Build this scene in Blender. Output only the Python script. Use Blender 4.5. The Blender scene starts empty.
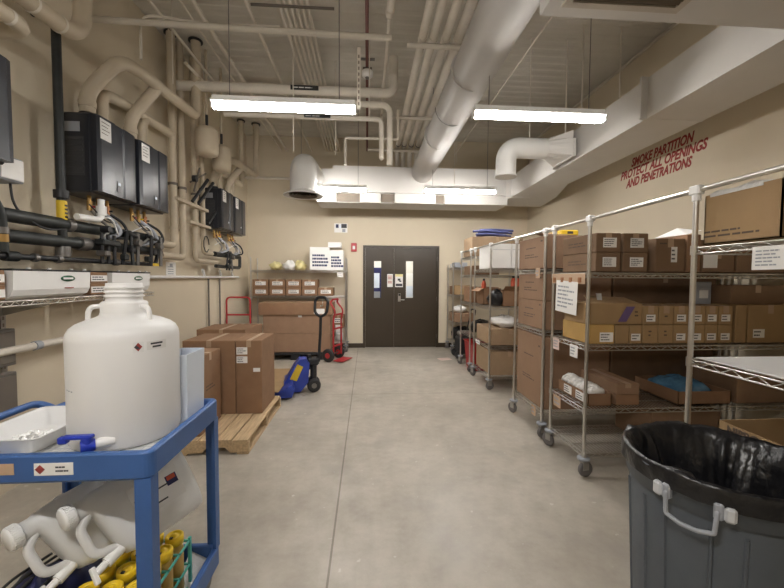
import bpy, math, random
from mathutils import Vector, Matrix
random.seed(7)
C = bpy.context.scene.collection
PI = math.pi

# ---------------------------------------------------------------- camera
CAM_H = 1.56
f_px, pitch, yaw, roll = 366.0, math.radians(2.45), math.radians(3.87), math.radians(.3)
fw = Vector((math.sin(yaw)*math.cos(pitch), math.cos(yaw)*math.cos(pitch), -math.sin(pitch)))
rt = Vector((math.cos(yaw), -math.sin(yaw), 0)); up = rt.cross(fw)
r2 = rt*math.cos(roll)+up*math.sin(roll); u2 = -rt*math.sin(roll)+up*math.cos(roll)
cd = bpy.data.cameras.new('camera'); cam = bpy.data.objects.new('camera', cd); C.objects.link(cam)
cd.sensor_width = 36; cd.lens = f_px/784*36; cd.clip_start = .05; cd.clip_end = 60
m = Matrix((r2, u2, -fw)).transposed().to_4x4(); m.translation = (0, 0, CAM_H)
cam.matrix_world = m
bpy.context.scene.camera = cam

# ---------------------------------------------------------------- world, exposure
w = bpy.data.worlds.new('world'); bpy.context.scene.world = w; w.use_nodes = True
w.node_tree.nodes['Background'].inputs[0].default_value = (1, .97, .92, 1)
w.node_tree.nodes['Background'].inputs[1].default_value = .3
vs = bpy.context.scene.view_settings
vs.view_transform = 'Standard'; vs.look = 'None'; vs.gamma = 1; vs.use_curve_mapping = False
vs.exposure = 1.5
LAMP = 28.0
LAMP_COLOR = (1.0, .97, .93)

# ---------------------------------------------------------------- materials
MATS = {}
def mat(name, col, rough=.6, metal=0, var=.08, scale=6, bump=0, bscale=40, spec=.5, **k):
    M = bpy.data.materials.new(name); M.use_nodes = True; nt = M.node_tree
    b = nt.nodes['Principled BSDF']; L = nt.links
    b.inputs['Roughness'].default_value = rough; b.inputs['Metallic'].default_value = metal
    b.inputs['Specular IOR Level'].default_value = spec
    tc = nt.nodes.new('ShaderNodeTexCoord')
    n = nt.nodes.new('ShaderNodeTexNoise'); n.inputs['Scale'].default_value = scale; n.inputs['Detail'].default_value = 5
    L.new(tc.outputs['Object'], n.inputs['Vector'])
    r = nt.nodes.new('ShaderNodeValToRGB')
    r.color_ramp.elements[0].position = .3; r.color_ramp.elements[1].position = .7
    r.color_ramp.elements[0].color = tuple(c*(1-var) for c in col)+(1,)
    r.color_ramp.elements[1].color = tuple(min(1, c*(1+var)) for c in col)+(1,)
    L.new(n.outputs['Fac'], r.inputs['Fac']); L.new(r.outputs['Color'], b.inputs['Base Color'])
    if bump:
        n2 = nt.nodes.new('ShaderNodeTexNoise'); n2.inputs['Scale'].default_value = bscale; n2.inputs['Detail'].default_value = 3
        L.new(tc.outputs['Object'], n2.inputs['Vector'])
        bp = nt.nodes.new('ShaderNodeBump'); bp.inputs['Strength'].default_value = bump; bp.inputs['Distance'].default_value = .02
        L.new(n2.outputs['Fac'], bp.inputs['Height']); L.new(bp.outputs['Normal'], b.inputs['Normal'])
    for kk, v in k.items(): b.inputs[kk.replace('_', ' ')].default_value = v
    MATS[name] = M; return M
def emis(name, col, s):
    M = bpy.data.materials.new(name); M.use_nodes = True
    b = M.node_tree.nodes['Principled BSDF']; b.inputs['Base Color'].default_value = (.9, .9, .9, 1)
    b.inputs['Emission Color'].default_value = col+(1,); b.inputs['Emission Strength'].default_value = s
    MATS[name] = M
mat('wall', (.66, .58, .445), .75, var=.03, scale=1.5, bump=.04, bscale=90)
mat('ceiling', (.60, .57, .51), .8, var=.05, scale=2)
mat('pipe', (.68, .63, .55), .55, var=.05, scale=5)
mat('ivory', (.52, .445, .335), .55, var=.06, scale=5)
mat('duct', (.60, .58, .55), .5, var=.03, scale=3)
mat('round_duct', (.44, .42, .395), .52, var=.03, scale=3)
mat('louver', (.16, .13, .10), .7)
mat('grille_frame', (.5, .45, .38), .6)
mat('red_pipe', (.16, .05, .04), .5)
mat('dark_strut', (.14, .12, .10), .6)
mat('card', (.26, .148, .082), .8, var=.08, scale=7, bump=.03, bscale=120)
mat('card_dark', (.20, .122, .07), .8, var=.08, scale=7, bump=.03, bscale=120)
mat('card_tan', (.35, .23, .115), .8, var=.07, scale=7, bump=.03, bscale=120)
mat('card_gold', (.50, .32, .11), .8, var=.06, scale=7)
mat('card_pink', (.30, .185, .115), .8, var=.06, scale=7, bump=.03, bscale=120)
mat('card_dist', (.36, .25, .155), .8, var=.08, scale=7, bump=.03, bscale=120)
mat('tape', (.42, .29, .19), .35, var=.04)
mat('print', (.10, .07, .05), .8)
mat('ink', (.05, .05, .06), .7)
mat('label', (.82, .81, .79), .6, var=.02)
mat('paper', (.86, .85, .83), .7, var=.02)
mat('chrome', (.62, .60, .57), .28, .95, var=.05, scale=20)
mat('zinc', (.42, .41, .39), .4, .85, var=.08, scale=20)
mat('white_plastic', (.86, .86, .85), .4, var=.02)
mat('hdpe', (.93, .925, .92), .38, var=.015, scale=3)
mat('hdpe_thin', (.86, .865, .86), .35, var=.02, scale=3)
mat('cart_blue', (.042, .115, .325), .45, var=.06, scale=8, bump=.05, bscale=160)
mat('spigot_blue', (.02, .045, .42), .3)
mat('jack_blue', (.03, .06, .36), .4, var=.1)
mat('navy', (.012, .016, .09), .5, var=.2)
mat('ice_blue', (.74, .81, .92), .4, var=.03)
mat('bin_gray', (.085, .098, .115), .55, var=.07, scale=10, bump=.05, bscale=200)
mat('handle_white', (.55, .57, .60), .5)
mat('handle_gray', (.34, .36, .40), .5, var=.04)
mat('bag', (.009, .009, .011), .3, var=.2, bump=.7, bscale=11)
mat('rubber', (.025, .025, .026), .6)
mat('wheel_gray', (.16, .15, .15), .6)
mat('black', (.018, .019, .022), .45)
mat('insulation', (.017, .02, .02), .5, var=.3, scale=9)
mat('heater', (.022, .025, .034), .3, var=.1, scale=2)
mat('heater_gray', (.045, .048, .055), .4)
mat('steel', (.22, .21, .20), .4, .7)
mat('brass', (.45, .28, .10), .4, .7)
mat('copper', (.42, .2, .10), .4, .7)
mat('yellow', (.72, .50, .03), .5)
mat('yellow_cap', (.85, .58, .02), .4)
mat('amber', (.55, .36, .10), .35)
mat('teal', (.10, .50, .45), .4)
mat('red', (.42, .025, .03), .42, var=.1)
mat('red_bin', (.42, .02, .02), .4)
mat('orange_red', (.55, .09, .04), .5)
mat('stencil_red', (.30, .045, .04), .8, var=.3, scale=25)
mat('door_brown', (.038, .026, .014), .42, var=.06, scale=3)
mat('green', (.02, .12, .06), .5)
mat('purple', (.14, .09, .22), .5)
mat('blue_film', (.08, .20, .33), .25, var=.35, scale=14, bump=.5, bscale=22)
mat('clear_film', (.62, .62, .61), .25, var=.1, scale=12, bump=.4, bscale=25)
mat('yellow_film', (.80, .72, .36), .35, var=.2, scale=10, bump=.5, bscale=22)
mat('white_film', (.85, .84, .82), .4, var=.05, scale=10, bump=.5, bscale=22)
mat('clip_tan', (.52, .36, .24), .6)
mat('pale_pink', (.70, .55, .50), .6)
mat('strap', (.03, .03, .03), .5)
mat('liner', (.80, .80, .80), .3, var=.02)
mat('blue_roll', (.05, .06, .16), .5, var=.3)
mat('corridor', (.75, .72, .66), .7)
emis('led', LAMP_COLOR, LAMP)
emis('led_back', LAMP_COLOR, LAMP*1.75)
emis('led_overhead', LAMP_COLOR, LAMP*2.15)
mat('duct_white', (.66, .65, .625), .5, var=.03, scale=3)
emis('corridor_led', (1, .97, .92), 14)
emis('strobe', (1, 1, 1), .0)
g = mat('glass', (.9, .95, .95), .03, var=0); gb = g.node_tree.nodes['Principled BSDF']
gb.inputs['Transmission Weight'].default_value = 1; gb.inputs['IOR'].default_value = 1.02
for l in list(g.node_tree.links):
    if l.to_socket.name == 'Base Color': g.node_tree.links.remove(l)
gb.inputs['Base Color'].default_value = (.95, .97, .97, 1)

for nm_, fac_ in (('hdpe', .35), ('hdpe_thin', .35)):        # thin translucent bottle walls
    M = MATS[nm_]; nt = M.node_tree; L = nt.links; pb = nt.nodes['Principled BSDF']; out = [n for n in nt.nodes if n.type == 'OUTPUT_MATERIAL'][0]
    tl = nt.nodes.new('ShaderNodeBsdfTranslucent'); tl.inputs['Color'].default_value = (.93, .92, .90, 1)
    mx = nt.nodes.new('ShaderNodeMixShader'); mx.inputs[0].default_value = fac_
    L.new(pb.outputs[0], mx.inputs[1]); L.new(tl.outputs[0], mx.inputs[2]); L.new(mx.outputs[0], out.inputs['Surface'])

# concrete: blotches, small chips, saw-cut joints
M = mat('concrete', (.37, .345, .305), .42, var=.02, scale=2); nt = M.node_tree; L = nt.links
b = nt.nodes['Principled BSDF']; tc = [n for n in nt.nodes if n.type == 'TEX_COORD'][0]
def noise(sc, det=6, ro=.6):
    n = nt.nodes.new('ShaderNodeTexNoise'); n.inputs['Scale'].default_value = sc; n.inputs['Detail'].default_value = det
    n.inputs['Roughness'].default_value = ro; L.new(tc.outputs['Object'], n.inputs['Vector']); return n
def ramp(src, stops):
    r = nt.nodes.new('ShaderNodeValToRGB'); e = r.color_ramp.elements
    while len(e) < len(stops): e.new(.5)
    for q, (p, c) in zip(e, stops): q.position = p; q.color = c+(1,)
    L.new(src, r.inputs['Fac']); return r
def mix(a, bb, fac, mode='MULTIPLY'):
    x = nt.nodes.new('ShaderNodeMixRGB'); x.blend_type = mode
    if isinstance(fac, float): x.inputs['Fac'].default_value = fac
    else: L.new(fac, x.inputs['Fac'])
    L.new(a, x.inputs['Color1'])
    if isinstance(bb, tuple): x.inputs['Color2'].default_value = bb+(1,)
    else: L.new(bb, x.inputs['Color2'])
    return x
base = ramp(noise(.9, 8, .62).outputs['Fac'], [(.3, (.33, .295, .245)), (.5, (.43, .393, .333)), (.7, (.52, .482, .418))])
fine = ramp(noise(7, 8, .7).outputs['Fac'], [(.3, (.82, .81, .80)), (.6, (1, 1, 1)), (.8, (1.06, 1.06, 1.05))])
c1 = mix(base.outputs['Color'], fine.outputs['Color'], 1.0)
stain = ramp(noise(2.3, 4, .5).outputs['Fac'], [(.57, (0, 0, 0)), (.72, (.6, .6, .6))])
c2 = mix(c1.outputs['Color'], (.30, .275, .24), stain.outputs['Color'], 'MIX')
chip = ramp(noise(16, 2, .5).outputs['Fac'], [(.71, (0, 0, 0)), (.76, (.6, .6, .6))])
c3 = mix(c2.outputs['Color'], (.62, .60, .56), chip.outputs['Color'], 'MIX')
sep = nt.nodes.new('ShaderNodeSeparateXYZ'); L.new(tc.outputs['Object'], sep.inputs[0])
def line(axis, pos, wd):
    s = nt.nodes.new('ShaderNodeMath'); s.operation = 'SUBTRACT'; L.new(sep.outputs[axis], s.inputs[0]); s.inputs[1].default_value = pos
    a = nt.nodes.new('ShaderNodeMath'); a.operation = 'ABSOLUTE'; L.new(s.outputs[0], a.inputs[0])
    c = nt.nodes.new('ShaderNodeMath'); c.operation = 'LESS_THAN'; L.new(a.outputs[0], c.inputs[0]); c.inputs[1].default_value = wd; return c
c4 = c3
for ax, pos, wd, k in ((0, -.2, .006, .55), (1, 4.88, .006, .72)):
    ln = line(ax, pos, wd)
    c4 = mix(c4.outputs['Color'], (k, k*.97, k*.93), ln.outputs[0])
L.new(c4.outputs['Color'], b.inputs['Base Color'])
rr = ramp(noise(3, 5, .6).outputs['Fac'], [(.3, (.34,)*3), (.7, (.55,)*3)]); L.new(rr.outputs['Color'], b.inputs['Roughness'])
# pallet wood
M = mat('wood', (.50, .36, .21), .75, var=.2, scale=9, bump=.06, bscale=60)
mp = M.node_tree.nodes.new('ShaderNodeMapping'); mp.inputs['Scale'].default_value = (6, .6, 6)
tcn = [n for n in M.node_tree.nodes if n.type == 'TEX_COORD'][0]
M.node_tree.links.new(tcn.outputs['Object'], mp.inputs['Vector'])
for n in M.node_tree.nodes:
    if n.type == 'TEX_NOISE': M.node_tree.links.new(mp.outputs['Vector'], n.inputs['Vector'])

# ---------------------------------------------------------------- mesh builder
def rotz(a): return Matrix.Rotation(a, 4, 'Z')
class MB:
    def __init__(s): s.v = []; s.f = []; s.sm = []
    def add(s, vs, fs, smooth=False, M=None):
        k = len(s.v)
        s.v += [tuple(M @ Vector(p)) if M else tuple(p) for p in vs]
        for f in fs: s.f.append(tuple(i+k for i in f)); s.sm.append(smooth)
        return s
    def box(s, x0, x1, y0, y1, z0, z1, b=0, M=None):
        x0, x1 = min(x0, x1), max(x0, x1); y0, y1 = min(y0, y1), max(y0, y1); z0, z1 = min(z0, z1), max(z0, z1)
        b = min(b, (x1-x0)*.45, (y1-y0)*.45, (z1-z0)*.45)
        if b <= 0:
            return s.add([(x, y, z) for x in (x0, x1) for y in (y0, y1) for z in (z0, z1)],
                [(0, 1, 3, 2), (4, 6, 7, 5), (0, 4, 5, 1), (2, 3, 7, 6), (0, 2, 6, 4), (1, 5, 7, 3)], False, M)
        vs = []; idx = {}
        X, Y, Z = (x0, x1), (y0, y1), (z0, z1)
        for i in (0, 1):
            for j in (0, 1):
                for k in (0, 1):
                    sx, sy, sz = (1-2*i)*b, (1-2*j)*b, (1-2*k)*b
                    for a in range(3):
                        idx[i, j, k, a] = len(vs)
                        vs.append((X[i]+(0 if a == 0 else sx), Y[j]+(0 if a == 1 else sy), Z[k]+(0 if a == 2 else sz)))
        fs = []
        for a in range(3):
            o = [q for q in range(3) if q != a]
            for e in (0, 1):
                loop = []
                for p, q in ((0, 0), (1, 0), (1, 1), (0, 1)):
                    c = [0, 0, 0]; c[a] = e; c[o[0]] = p; c[o[1]] = q
                    loop.append(idx[c[0], c[1], c[2], a])
                fs.append(tuple(loop))
        for a in range(3):                                   # edges along a
            o = [q for q in range(3) if q != a]
            for p in (0, 1):
                for q in (0, 1):
                    c = [0, 0, 0]; c[o[0]] = p; c[o[1]] = q
                    d = list(c); d[a] = 1
                    fs.append((idx[c[0], c[1], c[2], o[0]], idx[d[0], d[1], d[2], o[0]], idx[d[0], d[1], d[2], o[1]], idx[c[0], c[1], c[2], o[1]]))
        for i in (0, 1):
            for j in (0, 1):
                for k in (0, 1): fs.append((idx[i, j, k, 0], idx[i, j, k, 1], idx[i, j, k, 2]))
        return s.add(vs, fs, False, M)
    def tube(s, pts, r, n=10, closed=False, caps=True, smooth=True, M=None):
        P = [Vector(p) for p in pts]; N = len(P)
        R = r if isinstance(r, (list, tuple)) else [r]*N
        T = []
        for i in range(N):
            a = P[(i-1) % N] if (closed or i) else P[i]; c = P[(i+1) % N] if (closed or i < N-1) else P[i]
            t = c-a; T.append(t.normalized() if t.length > 1e-9 else Vector((0, 0, 1)))
        ref = Vector((0, 0, 1)) if abs(T[0].z) < .9 else Vector((1, 0, 0))
        nn = (ref-T[0]*ref.dot(T[0])).normalized(); vs = []
        for i in range(N):
            nn = nn-T[i]*nn.dot(T[i])
            nn = nn.normalized() if nn.length > 1e-6 else T[i].orthogonal().normalized()
            bb = T[i].cross(nn)
            for k in range(n):
                a = 2*PI*k/n; vs.append(P[i]+(nn*math.cos(a)+bb*math.sin(a))*R[i])
        fs = []
        for i in range(N if closed else N-1):
            j = (i+1) % N
            for k in range(n): fs.append((i*n+k, i*n+(k+1) % n, j*n+(k+1) % n, j*n+k))
        s.add(vs, fs, smooth, M)
        if caps and not closed:
            s.add(vs[:n], [tuple(range(n-1, -1, -1))], False, M); s.add(vs[-n:], [tuple(range(n))], False, M)
        return s
    def cyl(s, p0, p1, r, n=14, r1=None, caps=True, M=None):
        return s.tube([p0, p1], [r, r if r1 is None else r1], n, caps=caps, M=M)
    def lathe(s, prof, n=32, M=None, smooth=True, fn=None):
        vs = []
        for (r, z) in prof:
            for k in range(n):
                a = 2*PI*k/n; p = (r*math.cos(a), r*math.sin(a), z)
                vs.append(fn(p) if fn else p)
        fs = [(i*n+k, i*n+(k+1) % n, (i+1)*n+(k+1) % n, (i+1)*n+k) for i in range(len(prof)-1) for k in range(n)]
        return s.add(vs, fs, smooth, M)
    def prism(s, poly, a0, a1, axis='z', M=None):
        n = len(poly)
        def mk(p, a): return {'z': (p[0], p[1], a), 'y': (p[0], a, p[1]), 'x': (a, p[0], p[1])}[axis]
        vs = [mk(p, a0) for p in poly]+[mk(p, a1) for p in poly]
        fs = [tuple(range(n-1, -1, -1)), tuple(range(n, 2*n))]+[(i, (i+1) % n, n+(i+1) % n, n+i) for i in range(n)]
        return s.add(vs, fs, False, M)
    def blob(s, c, r, n=14, k=9, amp=.15, seed=0, M=None, flat=None):
        rd = random.Random(seed); ph = [rd.uniform(0, 6) for _ in range(8)]; vs = []
        for i in range(k+1):
            t = PI*i/k
            for j in range(n):
                a = 2*PI*j/n
                q = 1+amp*(math.sin(3*a+ph[0]+2*t)+.7*math.sin(5*a+ph[1]-3*t)+.6*math.sin(7*t+ph[2]+2*a))/1.6
                z = c[2]+r[2]*math.cos(t)*q
                if flat is not None: z = max(z, flat)
                vs.append((c[0]+r[0]*math.sin(t)*math.cos(a)*q, c[1]+r[1]*math.sin(t)*math.sin(a)*q, z))
        fs = [(i*n+j, i*n+(j+1) % n, (i+1)*n+(j+1) % n, (i+1)*n+j) for i in range(k) for j in range(n)]
        return s.add(vs, fs, True, M)
    def mesh(s, name):
        me = bpy.data.meshes.new(name); me.from_pydata(s.v, [], s.f)
        me.polygons.foreach_set('use_smooth', s.sm); me.update()
        import bmesh
        bm = bmesh.new(); bm.from_mesh(me)
        bmesh.ops.recalc_face_normals(bm, faces=bm.faces); bm.to_mesh(me); bm.free(); return me
    def build(s, name, material, parent=None, loc=None, rot=None):
        return put(s.mesh(name), name, material, parent, loc, rot)
def put(me, name, material, parent=None, loc=None, rot=None):
    o = bpy.data.objects.new(name, me); C.objects.link(o)
    if material and not me.materials: me.materials.append(MATS[material])
    if parent: o.parent = parent
    if loc: o.location = loc
    if rot: o.rotation_euler = rot
    return o
def bend(pts, rad, k=6):
    """polyline with rounded corners"""
    P = [Vector(p) for p in pts]; out = [P[0]]
    for i in range(1, len(P)-1):
        a, bb, c = P[i-1], P[i], P[i+1]
        d1 = (a-bb); d2 = (c-bb); q = min(rad, d1.length*.49, d2.length*.49)
        p0 = bb+d1.normalized()*q; p1 = bb+d2.normalized()*q
        for j in range(k+1):
            t = j/k; out.append(p0*(1-t)**2+bb*2*t*(1-t)+p1*t*t)
    out.append(P[-1]); return out
def tag(o, label, cat, group=None, kind=None):
    o['label'] = label; o['category'] = cat
    if group: o['group'] = group
    if kind: o['kind'] = kind
    return o
def thing(name, label, cat, loc=(0, 0, 0), rz=0, group=None):
    o = bpy.data.objects.new(name, None); C.objects.link(o); o.empty_display_size = .1
    o.location = loc; o.rotation_euler = (0, 0, rz)
    return tag(o, label, cat, group)
def struct(name, mb, material, label=None, cat=None):
    o = mb.build(name, material); o['kind'] = 'structure'
    o['label'] = label or name.replace('_', ' '); o['category'] = cat or name.split('_')[0]
    return o
def sub(o, label): o['label'] = label; return o
ORD = ['first', 'second', 'third', 'fourth', 'fifth', 'sixth', 'seventh', 'eighth', 'ninth']
def text_mesh(s, size, shear=0, align='CENTER', bold=0, depth=.001):
    cu = bpy.data.curves.new('lettering', 'FONT'); cu.body = s; cu.size = size; cu.shear = shear; cu.align_x = align
    cu.extrude = depth; cu.offset = bold; cu.resolution_u = 3
    o = bpy.data.objects.new('lettering', cu); C.objects.link(o)
    dg = bpy.context.evaluated_depsgraph_get(); dg.update()
    me = bpy.data.meshes.new_from_object(o.evaluated_get(dg)); bpy.data.objects.remove(o); bpy.data.curves.remove(cu)
    return me
# face frames: local (u right, v up, n out) for a box of given extents
def face_matrix(face, hx, hy, h, u, v):
    """matrix placing a patch in its own XY plane on a face of a box centred in xy, base at z 0; u, v in 0..1"""
    if face == 'f': o, X, Y, Nn = Vector((-hx+2*hx*u, -hy, h*v)), Vector((1, 0, 0)), Vector((0, 0, 1)), Vector((0, -1, 0))
    elif face == 'l': o, X, Y, Nn = Vector((-hx, hy-2*hy*u, h*v)), Vector((0, -1, 0)), Vector((0, 0, 1)), Vector((-1, 0, 0))
    elif face == 'r': o, X, Y, Nn = Vector((hx, -hy+2*hy*u, h*v)), Vector((0, 1, 0)), Vector((0, 0, 1)), Vector((1, 0, 0))
    else: o, X, Y, Nn = Vector((-hx+2*hx*u, -hy+2*hy*v, h)), Vector((1, 0, 0)), Vector((0, 1, 0)), Vector((0, 0, 1))
    Mx = Matrix((X, Y, Nn)).transposed().to_4x4(); Mx.translation = o; return Mx
def bars(mb, wd, ht, rows, z, Mx, seed, fill=.8):
    rd = random.Random(seed); rh = ht/rows
    for i in range(rows):
        y = ht/2-rh*(i+.5); x = -wd/2; end = -wd/2+wd*rd.uniform(.55, 1)
        while x < end-.002:
            q = min(rd.uniform(.12, .3)*wd, end-x)
            mb.box(x, x+q*.85, y-rh*.2, y+rh*.2, z, z+.0006, M=Mx); x += q
def sticker(parent, Mx, wd, ht, rows=3, seed=1, material='label', name='label', ink='ink'):
    mb = MB().box(-wd/2, wd/2, -ht/2, ht/2, .0003, .0013, M=Mx); o = mb.build(name, material, parent)
    if rows:
        p = MB(); bars(p, wd*.84, ht*.8, rows, .0014, Mx, seed); p.build('print', ink, o)
    return o
def carton(label, x0, x1, y0, y1, z0, z1, rz=0, material='card', group=None, labels=(), prints=(), tape='y', name='cardboard_box', cat='box', seam=True):
    hx, hy, h = (x1-x0)/2, (y1-y0)/2, z1-z0
    mb = MB().box(-hx, hx, -hy, hy, 0, h, .004)
    o = mb.build(name, material, None, ((x0+x1)/2, (y0+y1)/2, z0), (0, 0, rz)); tag(o, label, cat, group)
    if tape:
        t = MB(); q = .024
        if tape == 'y':
            t.box(-q, q, -hy-.0006, hy+.0006, h, h+.0008); t.box(-q, q, -hy-.001, -hy, h-min(.07, h*.4), h+.0008)
        else:
            t.box(-hx-.0006, hx+.0006, -q, q, h, h+.0008); t.box(-hx-.001, -hx, -q, q, h-min(.07, h*.4), h+.0008); t.box(hx, hx+.001, -q, q, h-min(.07, h*.4), h+.0008)
        t.build('tape', 'tape', o)
    for i, (fc, u_, v_, wd, ht, rows) in enumerate(labels):
        sticker(o, face_matrix(fc, hx, hy, h, u_, v_), wd, ht, rows, seed=i+int(x0*97+y0*31+z0*57))
    for i, (fc, u_, v_, wd, ht, rows) in enumerate(prints):
        p = MB(); bars(p, wd, ht, rows, .0003, face_matrix(fc, hx, hy, h, u_, v_), seed=i+int(x0*91+z0*37)); p.build('printing', 'print', o)
    return o
def open_carton(label, x0, x1, y0, y1, z0, z1, rz=0, material='card', flaps=(), t=.006, group=None, labels=(), name='open_cardboard_box'):
    hx, hy, h = (x1-x0)/2, (y1-y0)/2, z1-z0
    mb = MB(); mb.box(-hx, hx, -hy, hy, 0, t); mb.box(-hx, hx, -hy, -hy+t, 0, h); mb.box(-hx, hx, hy-t, hy, 0, h)
    mb.box(-hx, -hx+t, -hy, hy, 0, h); mb.box(hx-t, hx, -hy, hy, 0, h)
    o = mb.build(name, material, None, ((x0+x1)/2, (y0+y1)/2, z0), (0, 0, rz)); tag(o, label, 'box', group)
    for side, ln, ang in flaps:
        if side in 'lr':
            sx = -1 if side == 'l' else 1
            Mx = Matrix.Translation((sx*hx, 0, h)) @ Matrix.Rotation(-sx*ang if sx > 0 else ang, 4, 'Y')
            f_ = MB().box(0 if sx < 0 else -.0, -ln if sx < 0 else ln, -hy, hy, 0, .004, M=Matrix.Translation((sx*hx, 0, h)) @ Matrix.Rotation(sx*-ang, 4, 'Y'))
        else:
            sy = -1 if side == 'f' else 1
            f_ = MB().box(-hx, hx, 0, sy*ln, 0, .004, M=Matrix.Translation((0, sy*hy, h)) @ Matrix.Rotation(sy*ang, 4, 'X'))
        f_.build('flap', material, o)
    for i, (fc, u_, v_, wd, ht, rows) in enumerate(labels):
        sticker(o, face_matrix(fc, hx, hy, h, u_, v_), wd, ht, rows, seed=i+int(x0*97+z0*57))
    return o
def pipe(label, pts, r, material='pipe', rad=.12, name='pipe', cat='pipe', group=None, n=12, bands=()):
    P = [Vector(p) for p in pts]; o0 = P[0].copy()
    q = [p-o0 for p in P]
    o = MB().tube(bend(q, rad) if len(q) > 2 else q, r, n).build(name, material, None, o0); tag(o, label, cat, group)
    for bpos, wd, ex, bm_, nm in bands:                  # (distance, width, radius factor, material, part name)
        d = bpos
        for a, c in zip(q[:-1], q[1:]):
            ln = (c-a).length
            if d <= ln:
                t = (c-a).normalized(); MB().cyl(a+t*(d-wd/2), a+t*(d+wd/2), r*ex, n).build(nm, bm_, o); break
            d -= ln
    return o

# ================================================================ the setting
XL, XR, YB, YF, ZC = -2.6, 3.65, 8.2, -3.0, 4.62
struct('floor', MB().box(XL-.15, XR+.15, YF-.15, 10.0, -.1, 0), 'concrete', 'grey concrete floor with saw-cut joints')
struct('wall_left', MB().box(XL-.15, XL, YF-.15, YB, 0, ZC), 'wall', 'beige wall on the left')
struct('wall_right', MB().box(XR, XR+.15, YF-.15, YB, 0, ZC), 'wall', 'beige wall on the right')
struct('wall_front', MB().box(XL, XR, YF-.15, YF, 0, ZC), 'wall', 'wall behind the camera')
DX0, DX1, DXM, DZ = -.095, 1.615, .60, 2.29
bw = MB()
bw.box(XL-.15, DX0+.03, YB, YB+.15, 0, ZC); bw.box(DX1-.03, XR+.15, YB, YB+.15, 0, ZC); bw.box(DX0+.03, DX1-.03, YB, YB+.15, DZ-.03, ZC)
struct('wall_back', bw, 'wall', 'beige back wall with the double door')
cl = MB().box(XL-.15, XR+.15, YF-.15, YB+.15, ZC, ZC+.1)
y = YF
while y < YB-.1:
    cl.prism([(y, ZC), (y+.02, ZC-.007), (y+.09, ZC-.007), (y+.11, ZC)], XL, XR, 'x'); y += .16
struct('ceiling', cl, 'ceiling', 'ribbed metal deck ceiling')
tr = MB().box(XL, DX0, YB-.012, YB, 0, .1).box(DX1, XR, YB-.012, YB, 0, .1)
struct('baseboard_back', tr, 'door_brown', 'dark rubber baseboard of the back wall')
struct('trim_1', MB().box(XR-.03, XR, YF, YB, ZC-.05, ZC-.018), 'pipe', 'edge angle where ceiling meets right wall')
co = MB().box(-1.2, 2.8, 10.0, 10.1, 0, 2.8).box(-1.2, 2.8, YB+.15, 10.1, 2.7, 2.8).box(-1.3, -1.2, YB+.15, 10.1, 0, 2.8).box(2.8, 2.9, YB+.15, 10.1, 0, 2.8)
struct('wall_corridor', co, 'corridor', 'pale corridor behind the door windows')
lt = thing('ceiling_light', 'bright corridor light beyond the door windows', 'light', (.7, 9.2, 2.66))
MB().box(-.6, .6, -.15, .15, 0, .04).build('housing', 'white_plastic', lt)
MB().box(-.58, .58, -.13, .13, -.012, 0).build('diffuser', 'corridor_led', lt)

o = MB().box(-.3, .05, -.02, 0, .9, 1.85).build('notice_board', 'navy', None, (.35, 10.0, 0)); tag(o, 'blue notice board in the corridor beyond the left door window', 'board')
MB().box(-.2, -.02, -.024, -.02, 1.3, 1.7).build('sheet', 'ice_blue', o); MB().box(-.25, .0, -.024, -.02, .95, 1.2).build('sheet', 'handle_gray', o)
o = MB().box(-.12, .22, -.02, 0, 1.0, 1.7).build('notice_board', 'paper', None, (1.15, 10.0, 0)); tag(o, 'pale notice board in the corridor beyond the right door window', 'board')
MB().box(-.08, .1, -.024, -.02, 1.05, 1.35).build('sheet', 'ice_blue', o)
# the double door
dr = thing('door_1', 'dark brown metal double door with two narrow windows', 'door', (0, YB, 0)); dr['kind'] = 'structure'
fr = MB()
fr.box(DX0, DX0+.05, -.02, .14, 0, DZ).box(DX1-.05, DX1, -.02, .14, 0, DZ).box(DX0+.05, DX1-.05, -.02, .14, DZ-.05, DZ)
fr.build('door_frame', 'door_brown', dr)
def leaf(a, b_, wx0, wx1):
    z0, z1, w0, w1 = .008, DZ-.054, 1.12, 1.945
    mb = MB(); y0, y1 = .0, .045
    mb.box(a, wx0, y0, y1, z0, z1).box(wx1, b_, y0, y1, z0, z1).box(wx0, wx1, y0, y1, z0, w0).box(wx0, wx1, y0, y1, w1, z1)
    o = mb.build('door_leaf', 'door_brown', dr)
    k = MB(); q = .016
    k.box(wx0-q, wx0, -.006, 0, w0-q, w1+q).box(wx1, wx1+q, -.006, 0, w0-q, w1+q).box(wx0, wx1, -.006, 0, w0-q, w0).box(wx0, wx1, -.006, 0, w1, w1+q)
    k.build('window_bead', 'door_brown', o)
    MB().box(wx0, wx1, .02, .026, w0, w1).build('window_pane', 'glass', o)
    return o
l1 = leaf(DX0+.053, DXM-.002, .15, .308); l2 = leaf(DXM+.002, DX1-.053, .868, 1.03)
for xx, lf in ((DX0+.046, l1), (DX1-.046, l2)):
    for zz in (.25, 1.1, 2.0): MB().cyl((xx, -.012, zz-.05), (xx, -.012, zz+.05), .009, 8).build('hinge', 'steel', lf)
h = MB(); h.box(.69, .75, -.012, 0, 1.04, 1.22, .003); hb = h.build('lock_plate', 'chrome', l2)
MB().cyl((.72, -.012, 1.19), (.72, -.04, 1.19), .024, 14).build('lock_cylinder', 'black', hb)
MB().tube(bend([(.72, -.012, 1.08), (.72, -.06, 1.08), (.83, -.06, 1.08)], .02), .011, 8).build('lever_handle', 'chrome', hb)
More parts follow.
